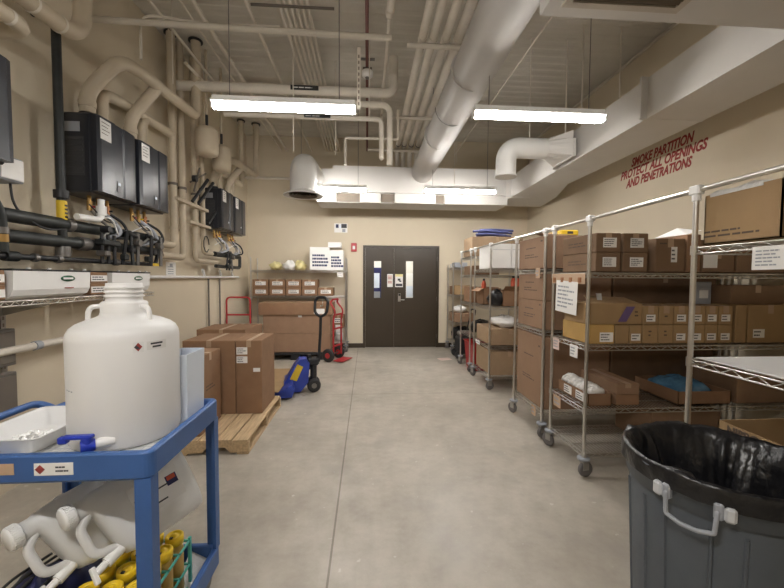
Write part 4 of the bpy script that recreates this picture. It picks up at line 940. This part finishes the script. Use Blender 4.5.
# ================================================================ blue utility cart
CX0, CX1, CY0, CY1 = -1.45, -.735, 1.275, 1.85
ct = thing('utility_cart', 'blue two-shelf plastic utility cart in the left foreground', 'cart', ((CX0+CX1)/2, (CY0+CY1)/2, 0))
hx, hy = (CX1-CX0)/2, (CY1-CY0)/2
def tray(name, zt, zb, zf):
    mb = MB()
    def ring(kx, ky, z, r_):
        pts = []
        for (sx, sy, a0) in ((1, -1, -90), (1, 1, 0), (-1, 1, 90), (-1, -1, 180)):
            for i in range(6):
                a = math.radians(a0+18*i); pts.append((sx*(kx-r_)+r_*math.cos(a), sy*(ky-r_)+r_*math.sin(a), z))
        return pts
    rings = [ring(hx-.012, hy-.012, zb, .03), ring(hx, hy, zb+.012, .035), ring(hx, hy, zt-.006, .035), ring(hx-.005, hy-.005, zt, .03), ring(hx-.022, hy-.022, zt, .02), ring(hx-.028, hy-.028, zt-.006, .02), ring(hx-.034, hy-.034, zf, .02)]
    vs = sum(rings, []); n = 24
    fs = [(j*n+i, j*n+(i+1) % n, (j+1)*n+(i+1) % n, (j+1)*n+i) for j in range(len(rings)-1) for i in range(n)]
    fs += [tuple(range(n-1, -1, -1)), tuple(range((len(rings)-1)*n, len(rings)*n))]
    mb.add(vs, fs); return mb.build(name, 'cart_blue', ct)
tt = tray('top_tray', .962, .862, .925); lt_ = tray('lower_tray', .225, .125, .155)
for sx in (-1, 1):
    for sy in (-1, 1):
        q = MB(); x1, y1 = sx*(hx-.004), sy*(hy-.004)
        q.prism([(x1, y1), (x1-sx*.055, y1), (x1-sx*.055, y1-sy*.014), (x1-sx*.014, y1-sy*.014), (x1-sx*.014, y1-sy*.045), (x1, y1-sy*.045)], .215, .87)
        q.build('leg', 'cart_blue', ct)
        f_ = MB().box(-.016, .016, -.02, .03, .07, .125, M=Matrix.Translation((sx*(hx-.06), sy*(hy-.06), 0))).build('caster', 'steel', ct)
        MB().lathe([(0, -.014), (.045, -.014), (.058, -.006), (.058, .006), (.045, .014), (0, .014)], 20, M=Matrix.Translation((sx*(hx-.06), sy*(hy-.06)+.012, .058)) @ Matrix.Rotation(PI/2, 4, 'Y')).build('wheel', 'wheel_gray', f_)
MB().tube(bend([(-hx, -hy+.05, .93), (-hx-.09, -hy+.05, .97), (-hx-.09, hy-.05, .97), (-hx, hy-.05, .93)], .05), .016, 12).build('push_handle', 'cart_blue', ct)
Mf = Matrix(((1, 0, 0, 0), (0, 0, -1, -hy), (0, 1, 0, 0), (0, 0, 0, 1)))
o = MB().box(-.062, .062, -.021, .021, .0003, .0014, M=Mf @ Matrix.Translation((.045, .915, 0))).build('hazard_label', 'label', ct)
MB().prism([(-.034, 0), (-.018, .016), (-.002, 0), (-.018, -.016)], .0015, .002, M=Mf @ Matrix.Translation((.02, .915, 0))).build('diamond', 'stencil_red', o)
q = MB(); bars(q, .05, .026, 2, .0015, Mf @ Matrix.Translation((.076, .915, 0)), 3); q.build('printing', 'ink', o)
o = MB().box(-.09, .045, -.018, .02, .0003, .0014, M=Mf @ Matrix.Translation((-.125, .917, 0))).build('bin_label', 'clip_tan', ct)
q = MB(); bars(q, .12, .018, 1, .0015, Mf @ Matrix.Translation((-.147, .919, 0)), 13); q.build('printing', 'ink', o)

# carboy
cb = thing('carboy', 'big white plastic carboy with a blue spigot on the blue cart', 'carboy', (-.968, 1.53, .927))
pr = [(0, 0), (.168, 0), (.180, .006), (.186, .02), (.187, .05), (.186, .2), (.187, .395), (.184, .418), (.174, .437), (.156, .452), (.125, .466), (.095, .476), (.083, .484), (.079, .495), (.079, .53), (.074, .536), (.062, .54), (.061, .55)]
th = []
for k in range(3): z = .552+.017*k; th += [(.061, z), (.067, z+.003), (.067, z+.008), (.061, z+.011)]
pr += th+[(.061, .606), (.060, .609), (.054, .609), (.053, .54), (.05, .48)]
MB().lathe(pr, 64).build('bottle_body', 'hdpe', cb)
for a in (math.radians(-150), math.radians(-15)):
    q = MB(); c_, s_ = math.cos(a), math.sin(a)
    q.tube(bend([(.076*c_, .076*s_, .52), (.104*c_, .104*s_, .517), (.114*c_, .114*s_, .50), (.116*c_, .116*s_, .46)], .018, 5), .009, 12); q.build('shoulder_handle', 'hdpe', cb)
def patch(name, material, a0, a1, z0, z1, r_, parent, seg=6):
    q = MB(); vs = []
    for i in range(seg+1):
        a = math.radians(a0+(a1-a0)*i/seg)
        for z in (z0, z1): vs.append((r_*math.cos(a), r_*math.sin(a), z))
    q.add(vs, [(2*i, 2*i+2, 2*i+3, 2*i+1) for i in range(seg)]); return q.build(name, material, parent)
a_ = -62.0
lb = patch('hazard_label', 'label', -38, -15, .360, .392, .1875, cb); sub(lb, 'small white label with two dark text lines')
patch('printing', 'ink', -34, -20, .379, .386, .1879, lb); patch('printing', 'ink', -32, -22, .367, .374, .1879, lb)
lb = patch('diamond_label', 'white_plastic', -51.5, -41, .356, .394, .1873, cb)
vs = []
for da, dz in ((-4, 0), (0, .016), (4, 0), (0, -.016)):
    A = math.radians(-46.5+da); vs.append((.1882*math.cos(A), .1882*math.sin(A), .376+dz))
MB().add(vs, [(0, 1, 2, 3)]).build('diamond', 'stencil_red', lb)
vs = []
for da, dz in ((-4, 0), (-2, .008), (2, -.006), (-1, -.008)):
    A = math.radians(-46.5+da); vs.append((.1886*math.cos(A), .1886*math.sin(A), .376+dz))
MB().add(vs, [(0, 1, 2, 3)]).build('pictogram', 'ink', lb)
for i in range(3): patch('pen_mark', 'handle_gray', -128+5*i, -125+5*i, .222-.001*i, .2255-.001*i, .1872, cb)
ang = math.radians(-74)
sg = MB(); A = Matrix.Translation((.178*math.cos(ang), .178*math.sin(ang), .045)) @ rotz(math.radians(-140))
sg.cyl((-.01, 0, 0), (.05, 0, 0), .018, 16, M=A); so = sg.build('spigot_neck', 'white_plastic', cb)
sg = MB().cyl((.045, 0, 0), (.085, 0, 0), .021, 16, M=A); sg.cyl((.066, 0, -.045), (.066, 0, .03), .018, 16, M=A); sg.cyl((.066, 0, -.06), (.066, 0, -.045), .014, 16, M=A)
sg.build('spigot_body', 'spigot_blue', so)
MB().box(-.02, .075, -.012, .012, .026, .04, .004, M=A @ Matrix.Translation((.066, 0, 0)) @ rotz(-.65)).box(.06, .09, -.011, .011, .012, .036, .004, M=A @ Matrix.Translation((.066, 0, 0)) @ rotz(-.65)).build('spigot_lever', 'spigot_blue', so)
mt = MB().box(-.25, .22, -.24, .22, 0, .0015).build('drip_mat', 'clear_film', None, (-.985, 1.55, .9255)); tag(mt, 'grid-lined plastic mat under the carboy on the cart', 'mat')
q = MB()
for i in range(17): q.box(-.25+.029*i, -.247+.029*i, -.24, .22, .0015, .002)
for i in range(16): q.box(-.25, .22, -.24+.030*i, -.237+.030*i, .0015, .002)
q.build('grid_lines', 'handle_gray', mt)
bs = thing('basin', 'shallow translucent white basin at the left end of the cart top', 'basin', (-1.33, 1.46, .928))
def rr_(kx, ky, z, r_=.03, n=6):
    return [(sx*(kx-r_)+r_*math.cos(math.radians(a0+90/(n-1)*i)), sy*(ky-r_)+r_*math.sin(math.radians(a0+90/(n-1)*i)), z) for (sx, sy, a0) in ((1, 1, 0), (-1, 1, 90), (-1, -1, 180), (1, -1, 270)) for i in range(n)]
rg = [rr_(.09, .13, 0), rr_(.125, .165, .065), rr_(.132, .172, .068), rr_(.132, .172, .062), rr_(.122, .162, .062), rr_(.088, .128, .004)]
bv = sum(rg, []); n = 24
bs.rotation_euler = (0, 0, 0); bs.location = (-1.275, 1.50, .928)
MB().add(bv, [(j*n+i, j*n+(i+1) % n, (j+1)*n+(i+1) % n, (j+1)*n+i) for j in range(5) for i in range(n)]+[tuple(range(n-1, -1, -1)), tuple(range(5*n, 6*n))], True).build('basin_body', 'hdpe', bs)
cp = MB(); rd = random.Random(2)
for i in range(60):
    a, r_ = rd.uniform(0, 6.28), rd.uniform(0, 1)**.5; cp.box(-.007, .007, -.005, .005, -.004, .004, .001, M=Matrix.Translation((.07*r_*math.cos(a), .05*r_*math.sin(a), .012+.03*(1-r_)*rd.random())) @ Matrix.Rotation(rd.uniform(0, 3), 4, (1, .3, .6)))
o = cp.build('white_pellets', 'white_plastic', None, (-1.27, 1.47, .935)); tag(o, 'heap of small white pellets in the shallow basin', 'pellets', kind='stuff')
bn = thing('pale_bin', 'pale bluish white plastic bin standing behind the carboy at the cart edge', 'bin', (-.825, 1.70, .926), .0)
vs = []
for k, z in ((.92, 0), (1, .30), (.93, .30), (.86, .008)): vs += [(x*k, y_*k, z+(.0 if z < .1 else 0)) for x, y_ in ((-.052, -.085), (.052, -.085), (.052, .085), (-.052, .085))]
MB().add(vs, [(0, 3, 2, 1)]+[(4*a+i, 4*a+(i+1) % 4, 4*a+4+(i+1) % 4, 4*a+4+i) for a in range(3) for i in range(4)]+[(12, 13, 14, 15)]).build('bin_body', 'ice_blue', bn)

o = MB().add([(-.05, -.09, .004), (.04, -.1, .002), (.042, .09, .004), (-.06, .1, .05), (-.01, .0, .018)], [(0, 1, 4), (1, 2, 4), (2, 3, 4), (3, 0, 4)]).build('plastic_sheet', 'clear_film', None, (-.81, 1.72, .157)); tag(o, 'crumpled clear plastic sheet at the rear corner of the cart lower shelf', 'plastic sheet')

# jugs on the lower shelf
def jug(label, cap, end, hdir, lab=False):
    a, e = Vector(cap), Vector(end); ax = (e-a).normalized(); hv = Vector(hdir); hv = (hv-ax*hv.dot(ax)).normalized(); wv = ax.cross(hv)
    t = thing('jug', label, 'jug', a, 0, 'translucent jugs on the cart')
    Mx = Matrix((wv, ax, hv)).transposed().to_4x4()          # local x = width, y = axis, z = handle side
    Ln = (e-a).length
    def sec(y_, w_, h_, p, oz):
        out = []
        for i in range(32):
            th_ = 2*PI*i/32; c_, s_ = math.cos(th_), math.sin(th_)
            out.append((w_*math.copysign(abs(c_)**(2/p), c_), y_, oz+h_*math.copysign(abs(s_)**(2/p), s_)))
        return out
    ss = [sec(.02, .034, .034, 2, 0), sec(.05, .034, .034, 2, 0), sec(.062, .042, .05, 2.2, .01), sec(.085, .05, .105, 2.6, .062), sec(.112, .056, .137, 3.2, .092), sec(.15, .0585, .146, 3.6, .096), sec(Ln-.03, .0585, .146, 3.6, .096), sec(Ln-.006, .052, .138, 3.4, .096), sec(Ln, .042, .125, 3.2, .096)]
    vs = sum(ss, []); n = 32
    MB().add(vs, [(j*n+i, j*n+(i+1) % n, (j+1)*n+(i+1) % n, (j+1)*n+i) for j in range(len(ss)-1) for i in range(n)]+[tuple(range(n-1, -1, -1)), tuple(range((len(ss)-1)*n, len(ss)*n))], True, Mx).build('jug_body', 'hdpe_thin', t)
    c = MB().lathe([(0, -.022), (.036, -.022), (.041, -.018), (.0425, .012), (.040, .016), (.036, .016)], 32, M=Mx @ Matrix.Rotation(-PI/2, 4, 'X') )
    co = c.build('screw_cap', 'white_plastic', t)
    rb = MB()
    for i in range(32):
        A = 2*PI*i/32; rb.box(.041, .0445, -.002, .002, -.014, .010, M=Mx @ Matrix.Rotation(-PI/2, 4, 'X') @ rotz(A))
    rb.build('cap_ribs', 'white_plastic', co)
    MB().tube(bend([(0, .05, .03), (0, .012, .06), (0, .02, .17), (0, .10, .19)], .03, 5), .016, 12, M=Mx).build('jug_handle', 'hdpe_thin', t)
    sp_ = MB().cyl((0, .13, .19), (0, .045, .215), .021, 14, M=Mx); sp_.cyl((0, .045, .215), (0, .01, .225), .014, 12, M=Mx)
    so_ = sp_.build('spigot', 'white_plastic', t)
    MB().box(-.01, .01, -.005, .012, .20, .262, .003, M=Mx).build('spigot_lever', 'white_plastic', so_)
    MB().box(-.015, .015, .13, .165, -.052, -.040, .003, M=Mx).build('vent_plug', 'white_plastic', t)
    if lab:
        q = MB().box(-.0599, -.0580, .16, Ln-.06, .02, .15, M=Mx).build('label', 'label', t)
        MB().box(-.0605, -.0599, .17, Ln-.13, .125, .131, M=Mx).box(-.0605, -.0599, .17, Ln-.11, .075, .081, M=Mx).build('printing', 'ink', q)
        MB().box(-.0605, -.0599, Ln-.115, Ln-.07, .05, .09, M=Mx).build('diamond', 'navy', q)
        MB().box(-.0608, -.0605, Ln-.11, Ln-.075, .052, .07, M=Mx).build('symbol', 'orange_red', q)
    return t
jug('translucent white jug lying on the cart lower shelf, cap nearest the left edge', (-1.25, 1.35, .635), (-1.08, 1.69, .685), (.42, -.28, -.86))
jug('translucent white jug with a hazard label sticking out past the cart leg', (-1.085, 1.375, .685), (-.865, 1.72, .735), (.42, -.28, -.86), True)
# bottle rack with yellow caps
tr_ = thing('bottle_rack', 'teal rack of yellow-capped bottles on the cart lower shelf', 'rack', (-.93, 1.50, .156))
q = MB()
for z in (.0, .09, .2):
    for i in range(4): q.box(-.135+.086*i-.004, -.135+.086*i+.004, -.18, .18, z, z+.008)
    for i in range(5): q.box(-.139, .127, -.18+.09*i-.004, -.18+.09*i+.004, z, z+.008)
for sx in (-.135, .123):
    for sy in (-.18, .18): q.box(sx-.006, sx+.006, sy-.006, sy+.006, 0, .22)
q.build('rack_frame', 'teal', tr_)
CWN = ['left', 'middle', 'right']; RWN = ['first', 'second', 'third', 'last']
for i in range(3):
    for j in range(4):
        t = thing('bottle', f'yellow-capped bottle in the teal rack, {CWN[i]} column, {RWN[j]} from the front', 'bottle', (-.93-.092+.086*i, 1.50-.135+.09*j, .166), 0, 'yellow-capped bottles')
        MB().lathe([(0, 0), (.033, 0), (.035, .01), (.035, .19), (.028, .215), (.028, .23), (0, .23)], 20).build('bottle_body', 'amber', t)
        c_ = MB().lathe([(.03, .215), (.036, .217), (.037, .25), (.033, .255), (.026, .255), (.024, .25), (.014, .25), (.012, .256), (0, .257)], 24).build('cap', 'yellow_cap', t)
        MB().box(-.006, .006, -.032, -.022, .2555, .26).build('cap_notch', 'black', c_)
q = MB().blob((0, 0, .12), (.13, .17, .13), n=24, k=12, amp=.16, seed=77, flat=0).build('navy_bag', 'navy', None, (-1.26, 1.47, .157), None); tag(q, 'dark navy bag with black straps on the cart lower shelf under the jugs', 'bag')
q2 = MB()
for i in range(6): q2.tube(bend([(-.12+.035*i, -.17, .12), (-.10+.035*i, -.08, .25), (-.05+.035*i, .1, .25)], .08), .006, 6)
q2.build('strap', 'strap', q)
q = MB().blob((0, 0, .09), (.13, .06, .1), n=20, k=9, amp=.1, seed=78, flat=0).build('plastic_bundle', 'handle_gray', None, (-1.19, 1.74, .157)); tag(q, 'grey bundle at the back of the cart lower shelf', 'bundle')

# ================================================================ pallet with cartons
def pallet(label, cx, cy, w_, l_, h_=.13, name='wooden_pallet'):
    t = thing(name, label, 'pallet', (cx, cy, 0)); rd = random.Random(int(cx*100))
    nb = 8; bw_ = w_/nb
    for i in range(nb):
        x = -w_/2+bw_*i; MB().box(x+.006, x+bw_-.006, -l_/2, l_/2, h_-.018, h_+rd.uniform(-.002, .002), .002).build('deck_board', 'wood', t)
    for yy in (-l_/2+.02, 0, l_/2-.02):
        zt = h_-.018
        MB().prism([(-w_/2, .018), (-w_/2+.16, .018), (-w_/2+.2, .065), (-w_/2+.36, .065), (-w_/2+.4, .018), (w_/2-.4, .018), (w_/2-.36, .065), (w_/2-.2, .065), (w_/2-.16, .018), (w_/2, .018), (w_/2, zt), (-w_/2, zt)], yy-.02, yy+.02, 'y').build('stringer', 'wood', t)
    for x in (-w_/2+.05, 0, w_/2-.05): MB().box(x-.05, x+.05, -l_/2, l_/2, 0, .017, .002).build('bottom_board', 'wood', t)
    return t
pallet('wooden pallet carrying brown cartons behind the blue cart', -1.62, 3.86, 1.15, 1.22)
PZ = .132
carton('tall brown carton with stacked white labels at the pallet front right', -1.365, -1.10, 3.88, 4.40, PZ, .905, tape='y', labels=(('f', .24, .86, .11, .075, 3), ('f', .24, .74, .11, .07, 3), ('f', .80, .6, .07, .04, 0)), material='card')
carton('brown carton beside the labelled one on the pallet', -1.90, -1.372, 3.88, 4.40, PZ, .905, material='card')
carton('shorter brown carton at the front of the pallet beside the pale bin', -1.98, -1.49, 3.33, 3.80, PZ, .845, material='card', prints=(('r', .5, .55, .2, .06, 2), ('r', .4, .35, .1, .04, 2)), tape='x')
# second pallet under the jack
pallet('low wooden pallet under a tan board behind the first pallet', -1.62, 5.22, 1.0, 1.1, .13)
o = MB().box(-.5, .54, -.62, .58, 0, .006).build('cardboard_sheet', 'card_tan', None, (-1.64, 5.2, .134)); tag(o, 'tan cardboard sheet lying on the low pallet by the blue pallet jack', 'cardboard')
carton('tall brown carton on the second pallet behind the labelled carton', -2.15, -1.55, 4.75, 5.3, .141, .90)
carton('brown carton on the second pallet, behind the first row of cartons', -2.15, -1.60, 5.32, 5.7, .141, .86)

# pallet jack
pj = thing('pallet_jack', 'blue pallet jack with an upright black handle beside the pallets', 'pallet jack', (-.80, 5.08, 0), .22)
MB().prism([(-.36, .02), (-.12, .02), (-.02, .14), (.0, .40), (-.04, .46), (-.13, .46), (-.20, .38), (-.36, .10)], -.10, .10, 'y').build('mast_frame', 'jack_blue', pj)
MB().prism([(-.26, .20), (-.17, .17), (-.085, .36), (-.16, .40)], -.1025, -.10, 'y').build('yellow_decal', 'yellow', pj)
for sy in (-1, 1):
    fk = MB().box(-1.35, -.26, sy*.26-.08, sy*.26+.08, .05, .11, .01); fk.build('fork', 'jack_blue', pj)
    c_ = MB().cyl((-1.25, sy*.26-.05, .035), (-1.25, sy*.26+.05, .035), .035, 14).build('load_roller', 'rubber', pj)
MB().prism([(-.40, .03), (-.24, .03), (-.20, .12), (-.22, .2), (-.40, .1)], -.34, .34, 'y').build('cross_member', 'jack_blue', pj)
for sy in (-.085, .085):
    wq = MB().lathe([(0, -.03), (.07, -.03), (.09, -.022), (.092, 0), (.09, .022), (.07, .03), (0, .03)], 24, M=Matrix.Translation((.06, sy, .093)) @ Matrix.Rotation(PI/2, 4, 'X')).build('steer_wheel', 'rubber', pj)
    MB().cyl((.06, sy-.034, .093), (.06, sy+.034, .093), .035, 14).build('hub', 'steel', wq)
MB().cyl((.06, -.06, .093), (.06, .06, .093), .025, 12).cyl((.06, 0, .09), (.06, 0, .42), .045, 14).box(-.02, .13, -.07, .07, .36, .46, .02).cyl((.0, .0, .3), (.0, .0, .5), .03, 12).build('pump_unit', 'black', pj)
MB().tube([(.13, 0, .40), (.155, 0, .8), (.16, 0, 1.04)], .02, 12).build('handle_shaft', 'black', pj)
LR = Matrix.Translation((.16, 0, 0)) @ rotz(1.0) @ Matrix.Translation((-.16, 0, 0))
MB().tube(bend([(.16, 0, 1.02), (.162, -.09, 1.07), (.185, -.10, 1.24), (.19, -.06, 1.29), (.19, .06, 1.29), (.185, .10, 1.24), (.162, .09, 1.07), (.16, 0, 1.02)], .05), .019, 12).build('handle_loop', 'black', pj).matrix_local = LR
MB().tube(bend([(.19, -.015, 1.29), (.19, -.015, 1.17), (.19, .02, 1.17)], .02), .008, 8).build('release_lever', 'chrome', pj).matrix_local = LR

# ================================================================ back-left shelving and cartons
rF = rack('wide chrome wire rack against the back wall left of the door', -2.38, -.45, 7.68, 8.14, [.24, .50, 1.18, 1.715], 1.98, rail=False)
BX = [-2.36, -2.02, -1.69, -1.36, -1.03]
for i in range(5):
    for k in range(1 if i == 4 else 2):
        carton(f'labelled brown carton on the back rack, {["bottom", "top"][k]} of the {ORD[i]} stack from the left', BX[i]+.004, BX[i]+.32, 7.70, 8.05, 1.19+.170*k, 1.357+.170*k, labels=(('f', .52, .5, .21, .075, 2),), group='labelled cartons on the back rack', material='card', tape='y' if (k or i == 4) else None)
def white_carton(label, x0, x1, y0, y1, z0, z1, rz, seed):
    o = carton(label, x0, x1, y0, y1, z0, z1, rz, material='paper', tape=None, name='white_carton', group='white cartons on the back rack', seam=False)
    hx, hy, h = (x1-x0)/2, (y1-y0)/2, z1-z0
    p = MB(); Mx = face_matrix('f', hx, hy, h, .5, .42); rd = random.Random(seed); W = (x1-x0)*.74
    for i in range(4):
        x = -W/2
        while x < W/2*(.5 if i == 0 else .95): q = rd.uniform(.03, .06); p.box(x, x+q*.85, h*(.22-.145*i)-.022, h*(.22-.145*i)+.018, .0004, .001, M=Mx); x += q
    p.build('printing', 'navy', o)
    return o
white_carton('left white carton with black lettering on the back rack top', -1.20, -.80, 7.70, 8.0, 1.726, 2.20, .08, 3); white_carton('right white carton with black lettering on the back rack top', -.79, -.50, 7.70, 8.0, 1.726, 2.14, 0, 9)
carton('small white carton lying on top of the lettered white cartons', -.82, -.55, 7.75, 8.0, 2.202, 2.31, material='paper', tape=None, name='white_carton')
for i, (x, mm, nm) in enumerate(((-1.92, 'yellow_film', 'left crumpled yellow packet on the back rack top shelf'), (-1.64, 'white_film', 'middle crumpled whitish packet on the back rack top shelf'), (-1.42, 'yellow_film', 'right crumpled yellow packet on the back rack top shelf'))):
    q = MB().blob((0, 0, .09), (.125, .14, .11 if i else .08), n=22, k=10, amp=.2, seed=90+i, flat=0).build('plastic_packet', mm, None, (x, 7.9, 1.718)); tag(q, nm, 'packet')
carton('brown carton with a white label low on the right end of the back rack', -.72, -.49, 7.70, 8.05, .51, .78, labels=(('f', .5, .6, .17, .1, 2), ('f', .5, .15, .12, .06, 0)), tape='y')
t = thing('white_jug', 'white plastic jug on the bottom shelf at the right end of the back rack', 'jug', (-.60, 7.85, .25))
MB().lathe([(0, 0), (.085, 0), (.09, .01), (.09, .14), (.05, .17), (.03, .18), (.03, .20), (0, .20)], 24).build('jug_body', 'hdpe', t); MB().cyl((0, 0, .2), (0, 0, .225), .034, 16).build('cap', 'white_plastic', t)
def card_front(label, x, y, z, wd, ht, mm, seed):
    Mx = Matrix(((1, 0, 0, 0), (0, 0, -1, 0), (0, 1, 0, 0), (0, 0, 0, 1)))
    o = MB().box(-wd/2, wd/2, -ht/2, ht/2, -.001, .001, M=Mx).build('shelf_label', mm, None, (x, y, z)); tag(o, label, 'sign')
    p = MB(); bars(p, wd*.8, ht*.6, 2, .0012, Mx, seed); p.build('printing', 'handle_gray', o)
card_front('white shelf tag under the right end of the back rack top shelf', -.56, 7.655, 1.63, .12, .10, 'paper', 2)
card_front('pinkish shelf tag under the right end of the labelled carton shelf', -.62, 7.655, 1.08, .16, .10, 'pale_pink', 3)
card_front('white shelf tag on the third shelf of the back rack right end', -.58, 7.655, .44, .13, .10, 'paper', 4)
# big cartons on a black pallet
t = thing('plastic_pallet', 'black plastic pallet under the big brown cartons at the back', 'pallet', (-1.36, 7.28, 0))
q = MB().box(-.62, .62, -.3, .3, .10, .14, .005)
q.build('deck', 'black', t)
for x in (-.5, 0, .5):
    for yy in (-.24, .24): MB().box(x-.09, x+.09, yy-.05, yy+.05, 0, .10, .004).build('foot', 'black', t)
carton('big brown carton at the bottom of the pile on the black pallet', -1.96, -.71, 7.02, 7.56, .145, .50, tape='x', material='card_pink')
carton('big brown carton in the middle of the pile on the black pallet', -1.96, -.71, 7.02, 7.56, .503, .855, tape='x', material='card_pink', labels=(('f', .55, .93, .07, .035, 0),))
carton('wide flat brown carton on top of the pile on the black pallet', -2.04, -.66, 7.0, 7.58, .858, 1.085, tape='x', material='card', labels=(('f', .82, .3, .2, .10, 0),))
# hand trucks
def hand_truck(label, x, yy, rz, curved):
    t = thing('hand_truck', label, 'hand truck', (x, yy, 0), rz)
    w_ = .21
    if curved:
        for s_ in (-1, 1): MB().tube(bend([(s_*.15, .02, .1), (s_*.15, .02, .8), (s_*.15, -.03, .95), (s_*.13, .10, 1.10), (s_*.10, .06, 1.16)], .08), .017, 10).build('side_rail', 'red', t)
        MB().tube([(-.10, .06, 1.16), (.10, .06, 1.16)], .017, 10).build('handle_bar', 'red', t)
    else:
        MB().tube(bend([(-w_, 0, .1), (-w_, 0, 1.20), (w_, 0, 1.20), (w_, 0, .1)], .08), .016, 10).build('side_rail', 'red', t)
        MB().tube(bend([(-.09, .01, .1), (-.09, .01, .62), (.09, .01, .62), (.09, .01, .1)], .04), .012, 8).build('inner_rail', 'red', t)
    cb_ = MB()
    for z in (.3, .62, .88): cb_.box(-w_ if not curved else -.15, w_ if not curved else .15, -.012, .012, z-.015, z+.015)
    cb_.build('cross_bar', 'red', t)
    MB().box(-.2, .2, -.2, .0, .025, .035).build('toe_plate', 'red', t)
    for s_ in (-1, 1):
        o = MB().lathe([(0, -.03), (.1, -.03), (.12, -.02), (.125, 0), (.12, .02), (.1, .03), (0, .03)], 22, M=Matrix.Translation((s_*.2, .1, .125)) @ Matrix.Rotation(PI/2, 4, 'Y')).build('wheel', 'rubber', t)
        MB().cyl((s_*.2-.034, .1, .125), (s_*.2+.034, .1, .125), .05, 14).build('hub', 'red', o)
    MB().cyl((-.2, .1, .125), (.2, .1, .125), .012, 10).build('axle', 'steel', t)
    return t
hand_truck('red hand truck standing by the left wall beside the pile of cartons', -2.35, 6.85, 0, False)
hand_truck('red hand truck seen edge-on between the pallet jack handle and the back rack', -.545, 6.93, 1.15, True)
# debris on the floor
o = MB().box(-.12, .12, -.09, .09, 0, .004).build('floor_mat', 'pale_pink', None, (1.50, 6.95, .0005), (0, 0, .3)); tag(o, 'flat pinkish paper scrap on the floor by the far racks', 'paper')
